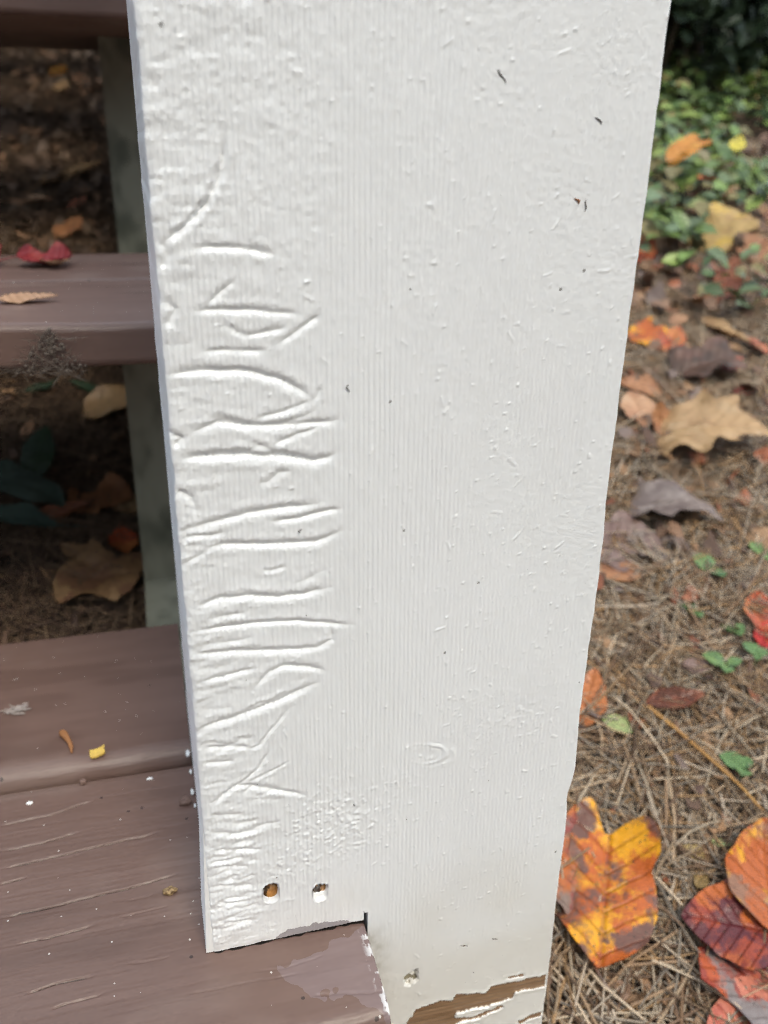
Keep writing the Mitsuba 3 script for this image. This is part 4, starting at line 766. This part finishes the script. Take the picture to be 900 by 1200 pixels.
# unseen trees added outside the frame to keep low light off the stairs
rt = np.random.default_rng(91)
WOOD = [(0.035, 0.058, 0.030), (0.050, 0.080, 0.035), (0.028, 0.045, 0.025), (0.10, 0.075, 0.03)]
for n_ in range(16):
    an = -math.pi * (0.02 + 0.96 * (n_ + rt.uniform(.2, .8)) / 16); rad = rt.uniform(8000, 11500)
    x0, y0 = rad * math.cos(an), 200 + rad * math.sin(an); g0 = float(ground_z(x0, y0)); H_ = rt.uniform(3800, 5200)
    n = 2600; c = rt.normal(size=(n, 3)); c /= np.linalg.norm(c, axis=1, keepdims=True)
    c = c * (rt.uniform(0.2, 1, n) ** 0.4 * (0.7 + 0.6 * meshkit.fbm(c * 2 + n_, 3, 5)))[:, None] * [1700, 1700, H_ * .5] + [x0, y0, g0 + H_ * 0.54]
    c = c[c[:, 2] > g0 + 500]; n = len(c)
    v, f, col = leaf_cloud(c, rt.normal(0, .7, (n, 3)) + [0, 0, 1], rt.uniform(170, 300, n), rt, WOOD, .6)
    k = key_for('added_tree'); obj(k + '__crown', (v, f), 'foliage', True, color=col)
    t = np.linspace(0, 1, 7)[:, None]
    paths = [np.array([x0, y0, g0 - 60]) + t * [rt.normal(0, 150), rt.normal(0, 150), H_ * .95]]; radii = [np.linspace(130, 25, 7)]
    for _ in range(9):
        p0 = paths[0][int(rt.integers(1, 6))]; paths.append(p0 + t * [rt.normal(0, 800), rt.normal(0, 800), rt.uniform(200, 900)]); radii.append(np.linspace(40, 10, 7))
    obj(k + '__trunk', tubes(paths, radii, 7), 'bark', True)
    tag(k, 'unseen tree added behind the camera to hold back low light', 'tree', 'added trees behind the camera')

# ---------------------------------------------------------------- small things on the treads and the post
def single(name, mesh, bsdf, label, cat, smooth=True, group=None):
    k = key_for(name); obj(k, mesh, bsdf, smooth); tag(k, label, cat, group)
def at(m, x, y, z, yaw=0):
    m = m.copy(); m.vertices = np.asarray(m.vertices) @ rot3(yaw, 0, 0).T + [x, y, z]; return m
def rests(m, z): m.vertices[:, 2] += z - m.vertices[:, 2].min(); return m
I = T1ITEMS
pg = sg.Polygon([(-3.3, -2.6), (-1, -3.0), (1.4, -2.7), (1.7, -3.2), (3.4, -2.4), (3.2, 0), (3.6, 2.7), (0.5, 2.5), (-3.4, 2.8), (-2.9, 1.2), (-3.6, .6)])
m = trimesh.creation.extrude_polygon(pg, 1.0, engine='earcut').subdivide().subdivide(); v = np.array(m.vertices); v[:, 2] += 0.10 * (v[:, 0] + 2) ** 2 * 0.5 + 0.3 * meshkit.noise(v * .5, 3); m.vertices = v
single('leaf_scrap', rests(at(m, *I['yellow'], 0, .12), 7.3), 'chip_yellow', 'small square bright yellow leaf scrap on the lower tread', 'leaf scrap', 20)
x, y = I['twig']
p = np.array([(-3.2, 7.5, 8.9), (-2.2, 5, 9.6), (-.6, 2, 9.4), (1, -1.5, 8.9), (2.0, -5, 8.4), (2.4, -9, 7.9)]) + [x, y, 0]
k = key_for('bud_scale'); obj(k, tubes([p], [[1.1, 1.9, 1.5, 1.1, 1.0, .4]], 9), 'rust_fleck', True); tag(k, 'curled rust brown bud husk lying left of the yellow scrap', 'bud husk')
paths = []; rl = np.random.default_rng(3)
for _ in range(46):
    a = rl.normal(0, 2.6, (4, 3)) * [1.3, .8, .35]; paths.append(np.cumsum(a, 0) * .5 + [*I['lint'], 8.6])
for p_ in paths: p_[:, 2] = np.maximum(p_[:, 2], 7.3)
single('lint_tuft', tubes(paths, [0.3] * 46, 3), 'lint_grey', 'pale grey tuft of lint at the left edge of the lower tread', 'lint')
single('crumb', rests(at(pebble(2.0, 4, (1.4, .8, .7)), *I['tan'], 0, .2), 1.3), 'crumb_tan', 'tan crumb alone on the wide front board near the post', 'crumb', 40)
single('crumb', rests(at(pebble(2.3, 6, (1.1, 1, .8)), *I['crumb'], 0), 1.3), 'crumb_brown', 'brown dirt crumb beside the left side of the post', 'crumb', 40)
single('crumb', rests(at(pebble(1.5, 9, (1.1, 1, .8)), *I['c2'], 0), 1.4), 'crumb_brown', 'tiny brown crumb in front of the board joint', 'crumb', 40)
single('crumb', rests(at(pebble(1.1, 12, (1.3, .8, .6)), *I['white1'], 0), 1.3), 'white_caulk', 'tiny white paint crumb on the front board at the far left', 'crumb', 40)
single('crumb', rests(at(pebble(0.9, 13, (1.5, .8, .6)), *I['white2'], 0), 1.3), 'white_caulk', 'tiny white paint crumb just below the board joint near the post', 'crumb', 40)
CL = ['uppermost white caulk crumb at the board joint beside the post', 'second white caulk crumb below the board joint beside the post', 'third white caulk crumb beside the post', 'lowest white caulk crumb beside the post']
for n_, w in enumerate(('w1', 'w2', 'w3', 'w4')):
    single('caulk_crumb', rests(at(pebble((1.5, .9, 1.2, .8)[n_], 20 + n_, (.7, 1.5, 0.8)), I[w][0] - .8, I[w][1], 0), (5.6, 1.6, 1.6, 1.6)[n_]), 'white_caulk', CL[n_], 'crumb', 40)
FL = ['dark bent fleck near the top centre of the post', 'short dark fleck high on the right half of the post', 'rusty brown fleck on the right half of the post', 'thin dark hair-like fleck right of the rusty fleck',
      'faint dark fleck in the middle of the post beside the scratches', 'tiny dark fleck among the middle scratches', 'tiny dark fleck near the foot of the post', 'short dark fleck above the notch in the post foot']
rf = np.random.default_rng(12)
for n_, ((x, z), l) in enumerate(zip(FLECK, FL)):
    a = (-1.1, -.9, -.7, 1.3, 1.5, 1.2, -.5, -.4)[n_]; L_ = (3.8, 2.4, 2.2, 3.4, 2.2, 1.2, 2.4, 2.6)[n_]; t = np.linspace(-.5, .5, 6)
    p = np.stack([x + L_ * t * math.cos(a) + .5 * np.sin(t * 5 + n_), np.full(6, -0.30) - .1 * np.cos(t * 3), z + L_ * t * math.sin(a)], -1)
    single('dirt_fleck', tubes([p], [np.array([.15, .35, .45, .3, .35, .12]) * (.8 if n_ == 2 else .42)], 6), 'rust_fleck' if n_ == 2 else 'dark_fleck', l, 'fleck')
# cobweb full of grit under the nosing of the upper tread
rw = np.random.default_rng(8); paths, radii, bits = [], [], []
def web_pt():
    a, b = rw.uniform(0, 1), rw.uniform(-1, 1); z = 189 - 24 * a ** 0.8; return np.array([-52 + b * (1.5 + 19 * a), 231.6 - rw.uniform(0, 1.2), z])
for _ in range(110):
    p0 = web_pt(); p1 = p0 + rw.normal(0, 5, 3) * [1.4, .15, 1]; p1[1] = 231 - rw.uniform(0, 2.0); p1[2] = min(p1[2], 188); t = np.linspace(0, 1, 4)[:, None]
    paths.append(p0 * (1 - t) + p1 * t + [0, -.4, -1.0] * np.sin(t * 3.14)); radii.append(rw.uniform(.08, .22))
for _ in range(60):
    p0 = np.array([rw.uniform(-78, -30), 232.5, 168.5]); p1 = p0 + [rw.normal(0, 14), rw.uniform(4, 26), -rw.uniform(0, 3)]; t = np.linspace(0, 1, 4)[:, None]
    paths.append(p0 * (1 - t) + p1 * t + [0, 0, -2.5] * np.sin(t * 3.14)); radii.append(rw.uniform(.1, .25))
for _ in range(80):
    q_ = web_pt(); bits.append(at(pebble(rw.uniform(.25, .95), int(rw.integers(1, 90))), *q_))
k = key_for('cobweb'); obj(k + '__threads', tubes(paths, radii, 3), 'web'); obj(k + '__grit', trimesh.util.concatenate(bits), 'web'); labels[k + '__grit'] = {'kind': 'stuff'}
tag(k, 'dusty cobweb full of grit hanging on the front edge of the upper tread', 'cobweb')
